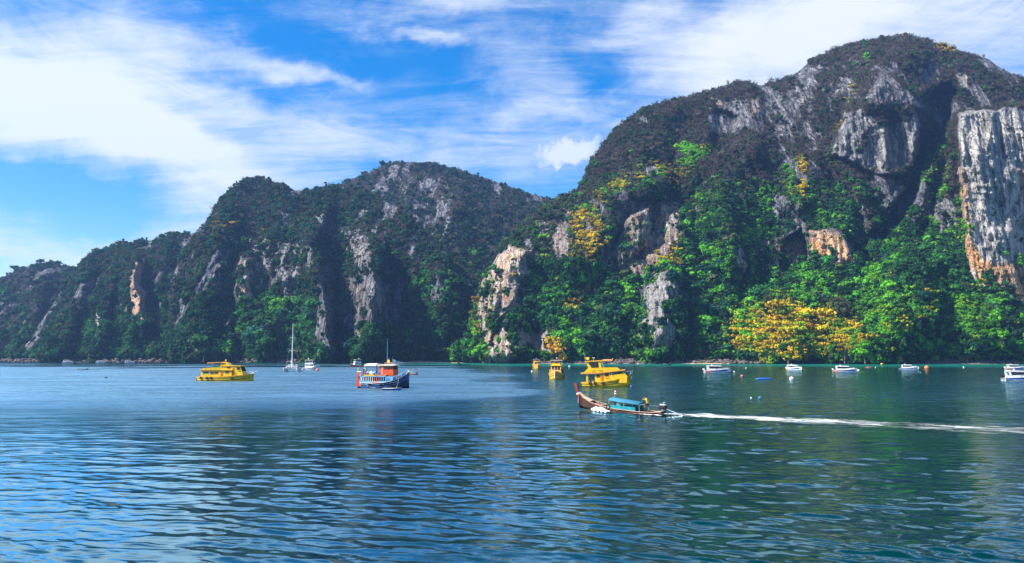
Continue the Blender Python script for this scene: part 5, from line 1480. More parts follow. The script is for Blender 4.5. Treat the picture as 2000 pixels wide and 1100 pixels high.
# ------------------------------------------------------------------ the painted wooden tour boat
VERM = paint('vermilion_paint', (0.62, 0.085, 0.025), 0.5, 0.2, 1.4, 0.4, dirt=0.35)
def tour_boat():
    root = empty('tour_boat')
    st = [(-6.3, 1.9, 1.5, 1.5, -.2), (-5.0, 2.3, 1.35, 2.0, -.5), (-2, 2.5, 1.30, 2.3, -.7), (1, 2.45, 1.5, 2.1, -.8), (3.5, 2.0, 2.0, 1.4, -.7), (5.2, 1.15, 2.75, .55, -.5), (6.2, .4, 3.5, .1, 0), (6.8, .06, 4.1, .02, 1.0)]
    h = hull_mb(st).build('hull', NAVY, root, True)
    strake_mb(st, 0.05, .07, .06).build('gunwale', WHT, h); strake_mb(st, 0.5, .05, .05).build('rubbing_strake', SKYB, h); strake_mb(st, 1.05, .05, .12).build('boot_stripe', BLU, h)
    deck_mb(st).build('deck', DECK, root)
    # lower saloon: posts before a solid box, painted black for the shade inside
    MB().box(-4.7, 1.3, -1.95, 1.95, 1.1, 2.9).build('saloon', BLK, root)
    for s in (-1, 1):
        y = s * 2.12
        MB().box(-5.0, 1.6, y - .1, y + .1, 1.32, 1.72).build('lower_panel', SKYB, root)
        MB().box(-2.1, -.3, y - .13 if s < 0 else y - .07, y + .07 if s < 0 else y + .13, 1.05, 1.66).build('orange_panel', ORG, root)
        MB().box(-5.0, 1.6, y - .1, y + .1, 2.75, 2.95).build('upper_panel', SKYB, root)
        MB().box(-4.2, -1.6, y - .13 if s < 0 else y - .07, y + .07 if s < 0 else y + .13, 2.97, 3.2).build('yellow_band', YEL, root)
        MB().box(-1.5, 1.5, y - .12, y + .12, 2.97, 3.15).build('pink_band', PNK, root)
        for i, x in enumerate(np.linspace(-4.9, 1.4, 12)):
            MB().box(x - .09, x + .09, y - .08, y + .08, 1.73, 2.74).build('post', WHT if i < 6 else (PNK if i < 9 else SKYB), root)
        # bow bulwark with balusters
        xs = np.linspace(1.7, 6.3, 17)
        for i, x in enumerate(xs):
            b = hull_y(st, x, 99) ; z = float(np.interp(x, [q[0] for q in st], [q[2] for q in st]))
            MB().box(x - .07, x + .07, s * (b - .05) - .05, s * (b - .05) + .05, z, z + .85, dx=.06, dxt=.06).build('baluster', SKYB if i < 7 or i % 2 else WHT, root)
        m = MB(); m.tube([(x, s * (hull_y(st, x, 99) - .05), float(np.interp(x, [q[0] for q in st], [q[2] for q in st])) + .9) for x in xs], .07, 6)
        m.build('bow_rail', SKYB, root)
        m = MB(); m.box(1.6, 3.4, s * 2.1 - .06, s * 2.1 + .06, 1.95, 2.9).build('side_panel', SKYB, root)
    MB().box(-5.0, 1.7, -2.2, 2.2, 3.22, 3.34).build('upper_deck', DECK, root)
    # tall stern castle
    t = MB()
    for s in (-1, 1): t.prism([(-6.4, .5), (-5.0, .4), (-5.0, 3.9), (-6.1, 4.0)], s * 2.05 - .12, s * 2.05 + .12)
    t.box(-6.3, -6.05, -1.92, 1.92, .6, 1.4)
    t.build('stern_castle', VERM, root)
    for s in (-1, 1):
        MB().box(-5.8, -5.5, s * 2.18 - .02, s * 2.18 + .02, 2.2, 3.0).build('stern_window', BLK, root)
        MB().box(-5.42, -5.05, s * 2.19 - .02, s * 2.19 + .02, .9, 3.6).build('stern_pillar', SKYB, root)
        MB().box(-6.3, -5.0, s * 2.05 - .16, s * 2.05 + .16, 3.92, 4.1).build('stern_cap', WHT, root)
        MB().tube([(-6.0, s * 2.0, 4.0), (-6.0, s * 2.0, 4.7)], .1, 7).ball((-6.0, s * 2.0, 4.8), .18).build('finial', YEL if s < 0 else WHT, root)
    MB().ring((-5.0, 0, 3.9), (1, 0, .2), .75, .2).build('life_ring', BLK, root, True)
    tyres(root, [(x, bd, zd, bw, zk) for x, bd, zd, bw, zk in st], (-5.6,), .8, .4)
    MB().ring((-6.5, -1.0, .75), (1, 0, 0), .4, .15).build('tyre_fender', BLK, root, True); MB().ring((-6.5, .8, .75), (1, 0, 0), .4, .15).build('tyre_fender', BLK, root, True)
    # wheelhouse
    MB().box(-.6, 3.3, -1.55, 1.55, 3.05, 4.5, dx=.12, dxt=-.1).build('wheelhouse_base', VERM, root)
    MB().box(-.45, 3.15, -1.5, 1.5, 4.5, 5.5, dx=.05, dxt=-.12).build('wheelhouse', RED, root)
    for s in (-1, 1):
        y = s * 1.51
        for x0, x1 in ((.9, 1.55), (1.7, 2.25), (2.4, 2.9)):
            MB().box(x0, x1, y - .03, y + .03, 4.65, 5.35, b=.005).build('window', GLS, root)
        MB().box(-.05, .6, s * 1.56 - .05, s * 1.56 + .05, 3.4, 5.3).build('door', PNK, root)
    for y in (-.98, 0, .98):
        MB().pane([(3.16, y - .42, 4.65), (3.16, y + .42, 4.65), (3.06, y + .42, 5.35), (3.06, y - .42, 5.35)], .04).build('windscreen', GLS, root)
    MB().prism([(-1.2, 5.5), (3.6, 5.55), (3.5, 5.75), (1.0, 5.95), (-1.0, 5.8)], -1.85, 1.85).build('wheelhouse_roof', CRM, root)
    rail(root, [(.8, -1.2, 5.85), (2.6, -1.2, 5.8), (2.6, 1.2, 5.8), (.8, 1.2, 5.85)], .45, PNK, .05, False, 'roof_rail')
    m = MB()
    rings = []
    for i in range(9):
        a = math.pi * i / 8
        y, z = -2.0 * math.cos(a), 5.45 + .55 * math.sin(a)
        rings.append([(-4.3, y, z), (-1.3, y, z + .05), (-1.3, y, z + .11), (-4.3, y, z + .06)])
    m.loft(rings, True, True).build('awning', CRM, root)
    for x in (-4.2, -1.4):
        for s in (-1, 1): MB().tube([(x, s * 1.95, 3.3), (x, s * 1.95, 5.5)], .05, 5).build('awning_post', GREY, root)
    for i, (x, y, c) in enumerate([(-3.6, -1.4, SKYB), (-2.7, -1.5, WHT), (-1.9, -1.3, SKYB), (-3.2, .9, BLU)]):
        m = MB(); m.ball((x, y, 3.75), .5, (1, .8, .85), 6, 8); m.build('tarp_bundle', c, root)
    MB().tube([(.9, 0, 5.8), (.9, 0, 9.5), (.85, 0, 12.4)], [.07, .05, .025]).build('mast', SKYB, root)
    MB().tube([(1.5, -.3, 5.8), (1.5, -.3, 7.5)], .04).build('flagstaff', PNK, root)
    MB().tube([(2.2, .3, 5.8), (2.2, .3, 7.5)], .03).build('flagstaff', SKYB, root)
    flag_mb(.95, -.02, 6.3, .65, .75, (1, -.1)).build('flag', BUOYY, root); flag_mb(2.25, .3, 6.5, .65, .6, (1, -.1)).build('flag', CYAN, root)
    MB().tube([(-4.4, -1.6, 3.3), (-4.4, -1.6, 6.1)], .035).build('aerial', WHT, root)
    MB().tube([(-4.0, -2.25, 1.4), (-3.2, -2.45, .7), (-2.2, -2.55, .25), (-1.0, -2.6, .1)], .05).build('mooring_line', ROPE, root)
    MB().tube([(4.6, -1.55, 2.3), (4.4, -1.5, 1.0), (4.0, -1.6, .1)], .06).build('bow_line', ROPE, root)
    MB().tube([(6.3, -.1, 3.0), (6.35, -.1, 1.6), (6.5, -.1, .7)], .12, 6).build('bow_fender', BLK, root)
    for i, (x, y, c, w) in enumerate([(-4.4, -1.9, RED, .4), (-2.6, -1.95, YEL, .3), (-.9, -1.8, BLU, .35), (2.2, -1.5, CRM, .4), (3.7, -.9, ORG, .35), (4.2, .3, GREY, .4), (-3.6, 1.6, PNK, .4)]):
        z = 3.34 if x < 1.7 else 2.0 + .3 * (x - 2)
        MB().box(x, x + w * 1.6, y, y + w, z, z + w * 1.2, iny=.03).build('crate', c, root)
    tyres(root, st, (-2.6, .4, 2.6), .75, .34)
    letter_marks(8, 1.9, .28, WHT, root, (3.3, -1.86, 1.45), (R(100), R(-9), R(14)), 6)
    return root

def dinghy(col):
    root = empty('dinghy')
    st = [(-2.2, .62, .5, .5, -.1), (-1, .75, .48, .62, -.15), (.5, .72, .5, .55, -.15), (1.6, .42, .58, .25, -.1), (2.3, .04, .68, .02, .1)]
    h = hull_mb(st).build('hull', col, root, True)
    strake_mb(st, .02, .05, .05).build('gunwale', WHT, h)
    deck_mb(st, .28).build('floor', DECK, root)
    for x in (-1.1, .2): MB().box(x, x + .28, -.66, .66, .38, .43).build('thwart', WHT, root)
    return root

# ------------------------------------------------------------------ white yacht, red and white boat, catamaran
def trawler_yacht(hullm=WHT, lower=None):
    root = empty('motor_yacht')
    st = [(-4.8, 1.5, 1.25, 1.3, -.3), (-2, 1.75, 1.25, 1.6, -.5), (1, 1.7, 1.5, 1.35, -.5), (3.2, 1.1, 1.95, .6, -.4), (4.4, .4, 2.25, .12, -.1), (4.9, .04, 2.4, .02, .4)]
    h = hull_mb(st).build('hull', lower or hullm, root, True)
    strake_mb(st, .1, .06, .07).build('gunwale', WHT, h); strake_mb(st, .55, .04, .04).build('rubbing_strake', GREY if lower is None else BLK, h)
    deck_mb(st).build('deck', WHT, root)
    MB().prism([(-3.3, 1.1), (2.4, 1.35), (2.0, 2.7), (1.4, 3.5), (-3.3, 3.3)], -1.3, 1.3).build('cabin', WHT, root)
    for s in (-1, 1):
        for x in (-2.9, -2.0, -1.1): MB().box(x, x + .5, s * 1.31 - .03, s * 1.31 + .03, 2.3, 3.0, b=.004).build('window', GLS, root)
        MB().prism([(-.2, 2.4), (1.9, 2.45), (1.55, 3.15), (-.2, 3.05)], s * 1.31 - .03, s * 1.31 + .03).build('side_window', GLS, root)
    for y in (-.65, .65): MB().pane([(2.03, y - .55, 2.6), (2.03, y + .55, 2.6), (1.52, y + .55, 3.4), (1.52, y - .55, 3.4)]).build('windscreen', GLS, root)
    MB().prism([(-3.5, 3.35), (1.8, 3.55), (1.5, 4.2), (-3.2, 4.0)], -1.45, 1.45).build('flybridge', WHT, root)
    MB().box(-2.9, 1.2, -1.2, 1.2, 4.1, 5.4).build('bridge_enclosure', GLS, root)
    for s in (-1, 1):
        for x in (-2.95, -.7, 1.1): MB().box(x, x + .14, s * 1.25 - .06, s * 1.25 + .06, 4.0, 5.45).build('stanchion', WHT, root)
    MB().box(-3.3, 1.7, -1.45, 1.45, 5.45, 5.65).build('hardtop', CRM, root)
    MB().tube([(-2.0, 0, 5.6), (-1.9, 0, 6.2)], .05).ball((-1.85, 0, 6.3), .38, (1, 1, .7)).build('radar', WHT, root)
    rail(root, [(1.8, -1.45, 1.6), (3.3, -.95, 1.95), (4.8, 0, 2.35), (3.3, .95, 1.95), (1.8, 1.45, 1.6)], .6, WHT, .04, False)
    MB().prism([(-5.6, .2), (-4.8, .2), (-4.8, .9), (-5.4, .6)], -1.2, 1.2).build('swim_platform', WHT, root)
    return root

def catamaran():
    root = empty('sailing_catamaran')
    for s in (-1, 1):
        m = hull_mb([(-6, .75, 1.3, .6, -.3), (-3, .85, 1.5, .7, -.5), (2, .8, 1.75, .6, -.5), (5, .5, 1.95, .25, -.4), (6.4, .05, 2.05, .02, -.1)])
        m.V = [(x, y + s * 3.3, z) for x, y, z in m.V]
        m.build('hull', WHT, root, True)
        MB().box(-4.0, 2.0, s * 4.13 - .02, s * 4.13 + .03, .95, 1.2, b=.004).build('hull_window', GLS, root)
    MB().box(-4.6, 1.8, -2.7, 2.7, 1.15, 1.75).build('bridge_deck', WHT, root)
    MB().prism([(-4.0, 1.75), (2.0, 1.75), (1.2, 2.75), (-3.8, 2.9)], -2.6, 2.6).build('cabin', WHT, root)
    for y in (-1.9, -.65, .65, 1.9): MB().pane([(1.92, y - .5, 1.95), (1.92, y + .5, 1.95), (1.35, y + .5, 2.6), (1.35, y - .5, 2.6)], .05).build('windscreen', GLS, root)
    for s in (-1, 1): MB().prism([(-3.4, 2.0), (1.2, 2.0), (.8, 2.55), (-3.3, 2.6)], s * 2.61 - .03, s * 2.61 + .03).build('side_window', GLS, root)
    MB().box(-5.4, -2.5, -2.4, 2.4, 3.35, 3.5).build('cockpit_roof', WHT, root)
    for x in (-5.2, -2.9):
        for s in (-1, 1): MB().tube([(x, s * 2.2, 1.7), (x, s * 2.2, 3.4)], .06, 5).build('roof_post', WHT, root)
    MB().tube([(4.6, -3.3, 1.9), (4.6, 3.3, 1.9)], .14, 7).build('crossbeam', WHT, root)
    MB().tube([(0, 0, 2.6), (0, 0, 14), (-.1, 0, 24.3)], [.24, .22, .12], 8).build('mast', WHT, root)
    for z in (10.6, 17.0): MB().tube([(-.1, -1.5, z + .1), (0, 0, z), (-.1, 1.5, z + .1)], .08, 5).build('spreader', WHT, root)
    MB().tube([(0, 0, 3.9), (-5.2, 0, 4.0)], .14, 6).build('boom', WHT, root)
    m = MB(); m.tube([(-.2, 0, 4.15), (-2.6, 0, 4.3), (-5.0, 0, 4.2)], [.22, .32, .2], 8); m.build('furled_sail', NAVY, root)
    for a in ((6.2, 0, 1.9), (-3, -3.6, 1.6), (-3, 3.6, 1.6)): MB().tube([(0, 0, 21), a], .02, 4).build('stay', STEEL, root)
    MB().tube([(-5.6, -1.2, 1.7), (-5.6, -1.2, 5.2)], .04).ball((-5.6, -1.2, 5.2), .3).build('radar_post', WHT, root)
    return root

def speedboat(orange=True, L=1.0):
    root = empty('speedboat')
    st = [(-5.6, 1.45, 1.15, 1.35, -.25), (-3, 1.6, 1.2, 1.45, -.4), (0, 1.6, 1.35, 1.35, -.45), (3, 1.35, 1.65, .85, -.35), (5, .75, 1.95, .3, -.05), (6.4, .1, 2.15, .03, .7)]
    h = hull_mb(st, .8).build('hull', WHT, root, True)
    strake_mb(st, .08, .08, .09, .8).build('gunwale', WHT, h)
    # side stripe: blue band with an orange quarter panel
    for s in (-1, 1):
        def band(x0, x1, za, zb, off):
            m = MB(); rings = []
            for x in np.linspace(x0, x1, 9):
                zd = float(np.interp(x, [q[0] for q in st], [q[2] for q in st]))
                lo, hi = zd * za, zd * zb
                rings.append([(x, s * (hull_y(st, x, lo, .8) + off), lo), (x, s * (hull_y(st, x, hi, .8) + off), hi), (x, s * (hull_y(st, x, hi, .8) - .03), hi), (x, s * (hull_y(st, x, lo, .8) - .03), lo)])
            return m.loft(rings, True, True)
        band(-3.2 if orange else -4.6, 4.9, .38, .80, .03).build('blue_stripe', BLU, root)
        if orange:
            band(-5.4, -3.3, .2, .82, .035).build('orange_panel', BUOYO, root)
            o = letter_marks(7, 1.7, .26, WHT, root, (-1.2, s * (hull_y(st, -1.2, .78, .8) + .06), .76), (R(90), 0, 0 if s < 0 else R(180)), 4)
    deck_mb(st, .12).build('deck', WHT, root)
    MB().prism([(-.8, 1.2), (5.4, 1.7), (4.6, 2.1), (2.2, 2.35), (-.8, 2.0)], -1.05, 1.05).build('foredeck', WHT, root)
    MB().prism([(-4.6, 3.05), (2.0, 2.95), (2.3, 3.05), (1.5, 3.4), (-3.8, 3.5), (-4.7, 3.25)], -1.5, 1.5).build('canopy', WHT, root)
    for s in (-1, 1):
        MB().prism([(-4.3, 1.2), (-3.5, 1.2), (-3.9, 3.1), (-4.6, 3.1)], s * 1.38 - .07, s * 1.38 + .07).build('canopy_arch', WHT, root)
        MB().prism([(-3.3, 1.95), (-.9, 1.95), (-1.0, 2.95), (-3.6, 3.0)], s * 1.36 - .02, s * 1.36 + .02).build('side_window', GLS, root)
        MB().prism([(-.7, 2.1), (2.1, 2.3), (1.5, 2.95), (-.8, 2.95)], s * 1.25 - .02, s * 1.25 + .02).build('side_screen', GLS, root)
        MB().prism([(-3.6, 1.15), (-.8, 1.2), (-.8, 1.95), (-3.5, 1.9)], s * 1.4 - .04, s * 1.4 + .04).build('coaming', WHT, root)
    for y in (-.6, .6): MB().pane([(2.35, y - .55, 2.3), (2.35, y + .55, 2.3), (1.8, y + .55, 2.95), (1.8, y - .55, 2.95)]).build('windscreen', GLS, root)
    for x in (-2.8, -1.6): MB().box(x, x + .6, -1.2, 1.2, 1.1, 1.65).build('bench', NAVY, root)
    for y in (-.55, .55):
        e = MB(); e.prism([(-6.5, 1.15), (-5.8, 1.15), (-5.7, 1.8), (-6.0, 2.05), (-6.5, 1.9)], y - .24, y + .24).build('outboard_engine', WHT if orange else BLK, root)
        MB().box(-6.25, -5.95, y - .1, y + .1, -.4, 1.2).build('outboard_leg', GREY, root)
    MB().tube([(-2.2, 0, 3.45), (-2.3, 0, 4.3)], .05).ball((-2.2, 0, 3.65), .22).build('aerial', WHT, root)
    rail(root, [(3.0, -1.2, 1.75), (4.8, -.75, 2.0), (6.2, 0, 2.2), (4.8, .75, 2.0), (3.0, 1.2, 1.75)], .45, STEEL, .03, False)
    MB().tube([(6.3, 0, 2.0), (7.4, 0, .9), (9.2, 0, 0.05)], .035).build('mooring_line', ROPE, root)
    return root

# ------------------------------------------------------------------ long-tail boats
LT = [(-6.4, .62, .78, .42, .02), (-5.4, .82, .62, .62, -.15), (-3, 1.0, .55, .82, -.3), (0, 1.05, .62, .85, -.35), (2.5, .92, .85, .66, -.3), (4.5, .62, 1.3, .34, -.1), (5.8, .34, 1.85, .14, .35), (6.6, .12, 2.5, .06, 1.2)]
def longtail(canopy=True, detail=True, hullm=WOOD, roofm=None):
    root = empty('longtail_boat')
    h = hull_mb(LT, .9).build('hull', hullm, root, True)
    strake_mb(LT, .03, .05, .035, .9).build('gunwale', WOODL, h); strake_mb(LT, .3, .03, .03, .9).build('plank_line', DRED if detail else WOOD, h)
    deck_mb(LT[:-2], .34, .1).build('floor', DECK, root)
    MB().loft([[(x, -(bd - .02), zd + .03), (x, 0, zd + .10), (x, bd - .02, zd + .03)] for x, bd, zd, bw, zk in LT[5:]] ).build('foredeck', WOODL, root)
    MB().loft([[(x, -(bd - .02), zd + .02), (x, 0, zd + .08), (x, bd - .02, zd + .02)] for x, bd, zd, bw, zk in LT[:2]]).build('stern_deck', WOODL, root)
    # tall raked prow
    MB().loft([[(x - w, -t, z), (x + w, -t, z), (x + w, t, z), (x - w, t, z)] for x, z, w, t in ((6.35, 1.3, .2, .1), (6.7, 2.3, .2, .09), (7.05, 3.0, .19, .085), (7.35, 3.9, .2, .085))], True, True).build('prow', DRED if detail else WOOD, root)
    for i in range(4): MB().box(-1.5 + 1.3 * i + .6, -1.5 + 1.3 * i + .85, -.9 + .07 * i, .9 - .07 * i, .50 + .1 * i, .55 + .1 * i).build('thwart', WOODL, root)
    if detail:
        for s in (-1, 1):
            for i in range(9):
                x = -.2 + .52 * i; b = hull_y(LT, x, 99) - .1; z = float(np.interp(x, [q[0] for q in LT], [q[2] for q in LT]))
                MB().box(x, x + .09, s * b - .04, s * b + .04, z - .33, z + .02).build('rib', WOODL, root)
        for k, (c, dz) in enumerate(((BUOYP, 0), (BUOYY, .1), (BUOYW, .2))):
            MB().ring((6.72 + .04 * k, 0, 2.15 + dz), (.35, 0, .9), .27, .07).build('garland', c, root, True)
        for k, c in enumerate((BUOYW, BUOYY, BUOYP)):
            MB().tube([(6.6, .2 + .03 * k, 2.1), (6.65, .26, 1.4), (6.62, .28 + .04 * k, .8 - .0 * k)], [.05, .06, .04], 5).build('ribbon', c, root)
    if canopy:
        z0 = 1.5
        rings = []
        for i in range(9):
            a = math.pi * i / 8
            y, z = -1.0 * math.cos(a), z0 + .32 * math.sin(a)
            rings.append([(-3.4, y, z), (-.2, y, z + .18), (1.2, y, z + .3), (1.2, y, z + .34), (-.2, y, z + .22), (-3.4, y, z + .04)])
        MB().loft(rings, True, True).build('canopy', roofm or CYAN, root, True)
        for x in (-3.5, -1.2, 1.1):
            for s in (-1, 1): MB().tube([(x, s * .95, .45), (x, s * .97, z0 + .1 + (x + 3.5) * .06)], .035, 6).build('canopy_post', STEEL, root)
        if detail:
            for s in (-1, 1):
                m = MB(); rings = []
                for x in np.linspace(-2.9, 1.3, 9):
                    w = .03 * math.sin(7 * x); rings.append([(x, s * (.97 + w), .55), (x, s * (1.0 + w), 1.12), (x, s * (.95 + w), 1.12), (x, s * (.92 + w), .55)])
                m.loft(rings, True, True).build('side_tarp', TEAL, root)
            MB().ring((1.2, 1.0, .85), (0, 1, 0), .28, .08).build('life_ring', BLK, root, True)
            MB().box(-3.72, -3.62, -.97, .97, z0, z0 + .08).build('canopy_bar', GREY, root)
            MB().tube([(.9, 0, 2.2), (.95, 0, 3.3)], .03, 5).build('flagstaff', WOODL, root)
            flag_mb(.93, 0, 2.75, .6, .55, (-.85, .5)).build('flag', FLAGM, root)
    # engine on its swivel and the long propeller shaft
    e = MB(); e.box(-6.75, -5.75, -.3, .3, 1.05, 1.62); e.box(-6.6, -5.9, -.38, .38, 1.2, 1.5); e.build('engine', BLK, root)
    MB().tube([(-6.3, -.18, 1.6), (-6.25, -.18, 2.05), (-6.5, -.18, 2.1)], .06, 6).box(-6.7, -5.9, -.2, .2, 1.62, 1.82).build('air_filter', GREY, root)
    MB().box(-6.35, -6.15, -.12, .12, .7, 1.1).build('swivel', STEEL, root)
    MB().tube([(-6.7, 0, 1.2), (-8.5, 0, .6), (-10.4, 0, -.1)], [.06, .05, .04], 6).build('propeller_shaft', STEEL, root)
    MB().tube([(-5.8, 0, 1.4), (-5.0, .1, 1.5), (-4.4, .15, 1.45)], .035, 5).build('tiller', STEEL, root)
    return root

# ------------------------------------------------------------------ people
SKIN = paint('skin', (0.36, 0.19, 0.12), 0.6, 0.08, 3.0, 0.3)
HAIR = paint('hair', (0.02, 0.016, 0.014), 0.7, 0.2, 8.0, 0.2)
def skin_mesh(name, pts, edges, radii, mat, parent, sub=2, root_i=0):
    me = bpy.data.meshes.new(name); me.from_pydata(pts, edges, []); me.update()
    me.materials.append(mat)
    o = bpy.data.objects.new(name, me); COL.objects.link(o); o.parent = parent
    md = o.modifiers.new('skin', 'SKIN'); md.use_smooth_shade = True
    if not me.skin_vertices: 
        bpy.context.view_layer.objects.active = o
    for i, r in enumerate(radii):
        v = me.skin_vertices[0].data[i]; v.radius = (r, r) if not isinstance(r, tuple) else r; v.use_root = (i == root_i)
    sd = o.modifiers.new('sub', 'SUBSURF'); sd.levels = sd.render_levels = sub
    return o

def person(loc, rz, shirt, shorts, pose, label):
    """pose: dict with joints (hip, knee, foot, elbow, hand per side); x forward, y left; feet at z = 0"""
    root = empty('person', loc, rz)
    J = {'pelvis': (0, 0, .92), 'waist': (.0, 0, 1.08), 'chest': (.03, 0, 1.30), 'neck': (.05, 0, 1.47), 'head': (.08, 0, 1.60), 'crown': (.09, 0, 1.73),
         'shL': (.03, .19, 1.40), 'elL': (.05, .26, 1.13), 'haL': (.15, .25, .90), 'shR': (.03, -.19, 1.40), 'elR': (.05, -.26, 1.13), 'haR': (.15, -.25, .90),
         'hiL': (0, .10, .88), 'knL': (.04, .11, .48), 'foL': (0, .11, .07), 'toL': (.19, .12, .03), 'hiR': (0, -.10, .88), 'knR': (.04, -.11, .48), 'foR': (0, -.11, .07), 'toR': (.19, -.12, .03)}
    J.update(pose)
    for sd in ('L', 'R'):
        h = np.array(J['ha' + sd]); e = np.array(J['el' + sd]); d = (h - e) / (np.linalg.norm(h - e) + 1e-6)
        J['fi' + sd] = tuple(h + d * .10); side = .03 if sd == 'L' else -.03
        J['th' + sd] = tuple(h + d * .05 + np.array([.035, -side, .02]))
    names = list(J); ix = {n: i for i, n in enumerate(names)}
    E = [('pelvis', 'waist'), ('waist', 'chest'), ('chest', 'neck'), ('neck', 'head'), ('head', 'crown')]
    for s in ('L', 'R'):
        E += [('chest', 'sh' + s), ('sh' + s, 'el' + s), ('el' + s, 'ha' + s), ('ha' + s, 'fi' + s), ('ha' + s, 'th' + s), ('pelvis', 'hi' + s), ('hi' + s, 'kn' + s), ('kn' + s, 'fo' + s), ('fo' + s, 'to' + s)]
    RR = {'pelvis': .13, 'waist': .12, 'chest': .14, 'neck': .055, 'head': .095, 'crown': .075, 'sh': .065, 'el': .045, 'ha': .034, 'fi': .02, 'th': .015, 'hi': .095, 'kn': .06, 'fo': .042, 'to': .035}
    rad = [RR.get(n, RR.get(n[:2], .05)) for n in names]
    body = skin_mesh('body', [J[n] for n in names], [(ix[a], ix[b]) for a, b in E], rad, SKIN, root, 1, ix['pelvis'])
    def lerp(a, b, t): return tuple(np.array(J[a]) * (1 - t) + np.array(J[b]) * t)
    sp = [lerp('pelvis', 'waist', .3), J['waist'], J['chest'], lerp('chest', 'neck', .55), J['shL'], lerp('shL', 'elL', .65), J['shR'], lerp('shR', 'elR', .65)]
    skin_mesh('shirt', sp, [(0, 1), (1, 2), (2, 3), (2, 4), (4, 5), (2, 6), (6, 7)], [.165, .155, .17, .085, .088, .078, .088, .078], shirt, root, 1, 1)
    pp = [J['pelvis'], J['hiL'], lerp('hiL', 'knL', .85), J['hiR'], lerp('hiR', 'knR', .85), lerp('pelvis', 'waist', .4)]
    skin_mesh('shorts', pp, [(0, 1), (1, 2), (0, 3), (3, 4), (0, 5)], [.155, .118, .095, .118, .095, .145], shorts, root, 1, 0)
    c = np.array(J['crown']) ; hd = np.array(J['head'])
    MB().ball(tuple(c - np.array([.03, 0, .03])), .108, (1.05, .95, .8), 7, 9).build('hair', HAIR, root, True)
    MB().ball(tuple(hd + np.array([.095, 0, .0])), .022, (1, .8, 1.2), 5, 6).build('nose', SKIN, root, True)
    tag(root, label, 'person')
    return root

# ------------------------------------------------------------------ set the boats on the water
def put(o, px, py, heading, label, cat, group=None, z=0.0, scale=None):
    """moor a boat so that its middle is seen at a pixel; heading in degrees, 0 = bow to the right, 90 = away"""
    p = water_pt(px, py)
    o.location = (p.x, p.y, z); o.rotation_euler = (0, 0, R(heading))
    if scale: o.scale = (scale,) * 3
    tag(o, label, cat, group)
    return o

DB1 = put(dive_boat_long(), 440, 744, -4, 'long low yellow dive boat moored at the left, bow to the right', 'boat', 'yellow dive boats')
DB2 = put(dive_boat_tall(), 1182, 755, -8, 'tall yellow dive boat with flybridge, fish emblem and yellow flag', 'boat', 'yellow dive boats')
blunt = dive_boat_blunt()
DB3 = put(blunt, 1087, 740, -98, 'yellow dive boat seen bow-on left of the tall flybridge boat', 'boat', 'yellow dive boats')
DB4 = put(copy_tree(blunt), 1048, 720, -86, 'small far yellow boat seen bow-on, nearest the middle headland', 'boat', 'yellow dive boats', scale=.9)
TB = put(tour_boat(), 749, 758, -14, 'wooden tour boat painted navy, orange and sky blue with red wheelhouse', 'boat')
put(dinghy(BLU), 765, 762.5, -10, 'small bright blue dinghy tied along the painted tour boat', 'dinghy')
put(catamaran(), 570, 726, -82, 'white sailing catamaran with a tall bare mast', 'catamaran')
put(trawler_yacht(), 608, 723, -12, 'white two-deck motor yacht right of the catamaran', 'yacht')
put(trawler_yacht(WHT, ORG), 696, 717, -140, 'small far white boat with an orange hull behind the tour boat', 'boat', scale=.95)
sb = speedboat(True)
put(sb, 1400, 728, -4, 'white speedboat with blue stripe and orange panel beside the pink buoy', 'speedboat', 'white speedboats')
c = put(copy_tree(sb), 1551, 723, -62, 'small far speedboat with its bow turned towards the viewer', 'speedboat', 'white speedboats', scale=.85)
c = put(copy_tree(sb), 1650, 727, -18, 'speedboat with orange panel left of the long pink float', 'speedboat', 'white speedboats', scale=.9)
sb2 = speedboat(False)
put(sb2, 1775, 722, -24, 'plain white speedboat moored left of the round orange buoy', 'speedboat', 'white speedboats', scale=.82)
c = put(copy_tree(sb), 1982, 722, -10, 'farther of the two speedboats at the right edge, orange panel at its stern', 'speedboat', 'white speedboats', scale=.85)
c = put(copy_tree(sb2), 1995, 744, -6, 'nearest speedboat, cut off by the right edge of the picture', 'speedboat', 'white speedboats', scale=.95)

LTB = longtail(True, True)
ps, ph = water_pt(1293, 811), R(136)
LTB.location = (ps.x + math.cos(ph) * 6.9, ps.y + math.sin(ph) * 6.9, 0.05); LTB.scale = (1.12, 1.1, 0.92)
LTB.rotation_euler = (R(-1.5), R(-2.0), ph)
tag(LTB, 'brown wooden long-tail boat with blue canopy speeding to the left', 'boat')
small = longtail(True, False)
put(small, 1242, 715, 60, 'small far wooden boat right of the tall yellow dive boat', 'boat', 'small wooden boats by the shore', scale=.8)
put(copy_tree(small), 1300, 713.5, 10, 'tiny wooden boat under the grey pillar at the shore', 'boat', 'small wooden boats by the shore', scale=.72)
put(copy_tree(small), 906, 713, -160, 'tiny wooden boat off the sandy beach of the bay', 'boat', 'small wooden boats by the shore', scale=.8)
lt2 = put(copy_tree(small), 806, 732, 118, 'dark wooden boat with striped flag just beyond the tour boat bow', 'boat', 'small wooden boats by the shore', scale=.8)
f = MB().tube([(-5.4, 0, .8), (-5.4, 0, 3.3)], .04, 5).build('flagstaff', WOODL, lt2); flag_mb(-5.4, 0, 2.3, 1.1, 1.0, (.2, .98)).build('flag', FLAGM, lt2)
open_boat = longtail(False, False, BLK)
put(open_boat, 162, 722.5, 8, 'tiny dark open boat alone on the pale water at the left', 'boat', 'small wooden boats by the shore', scale=.42)
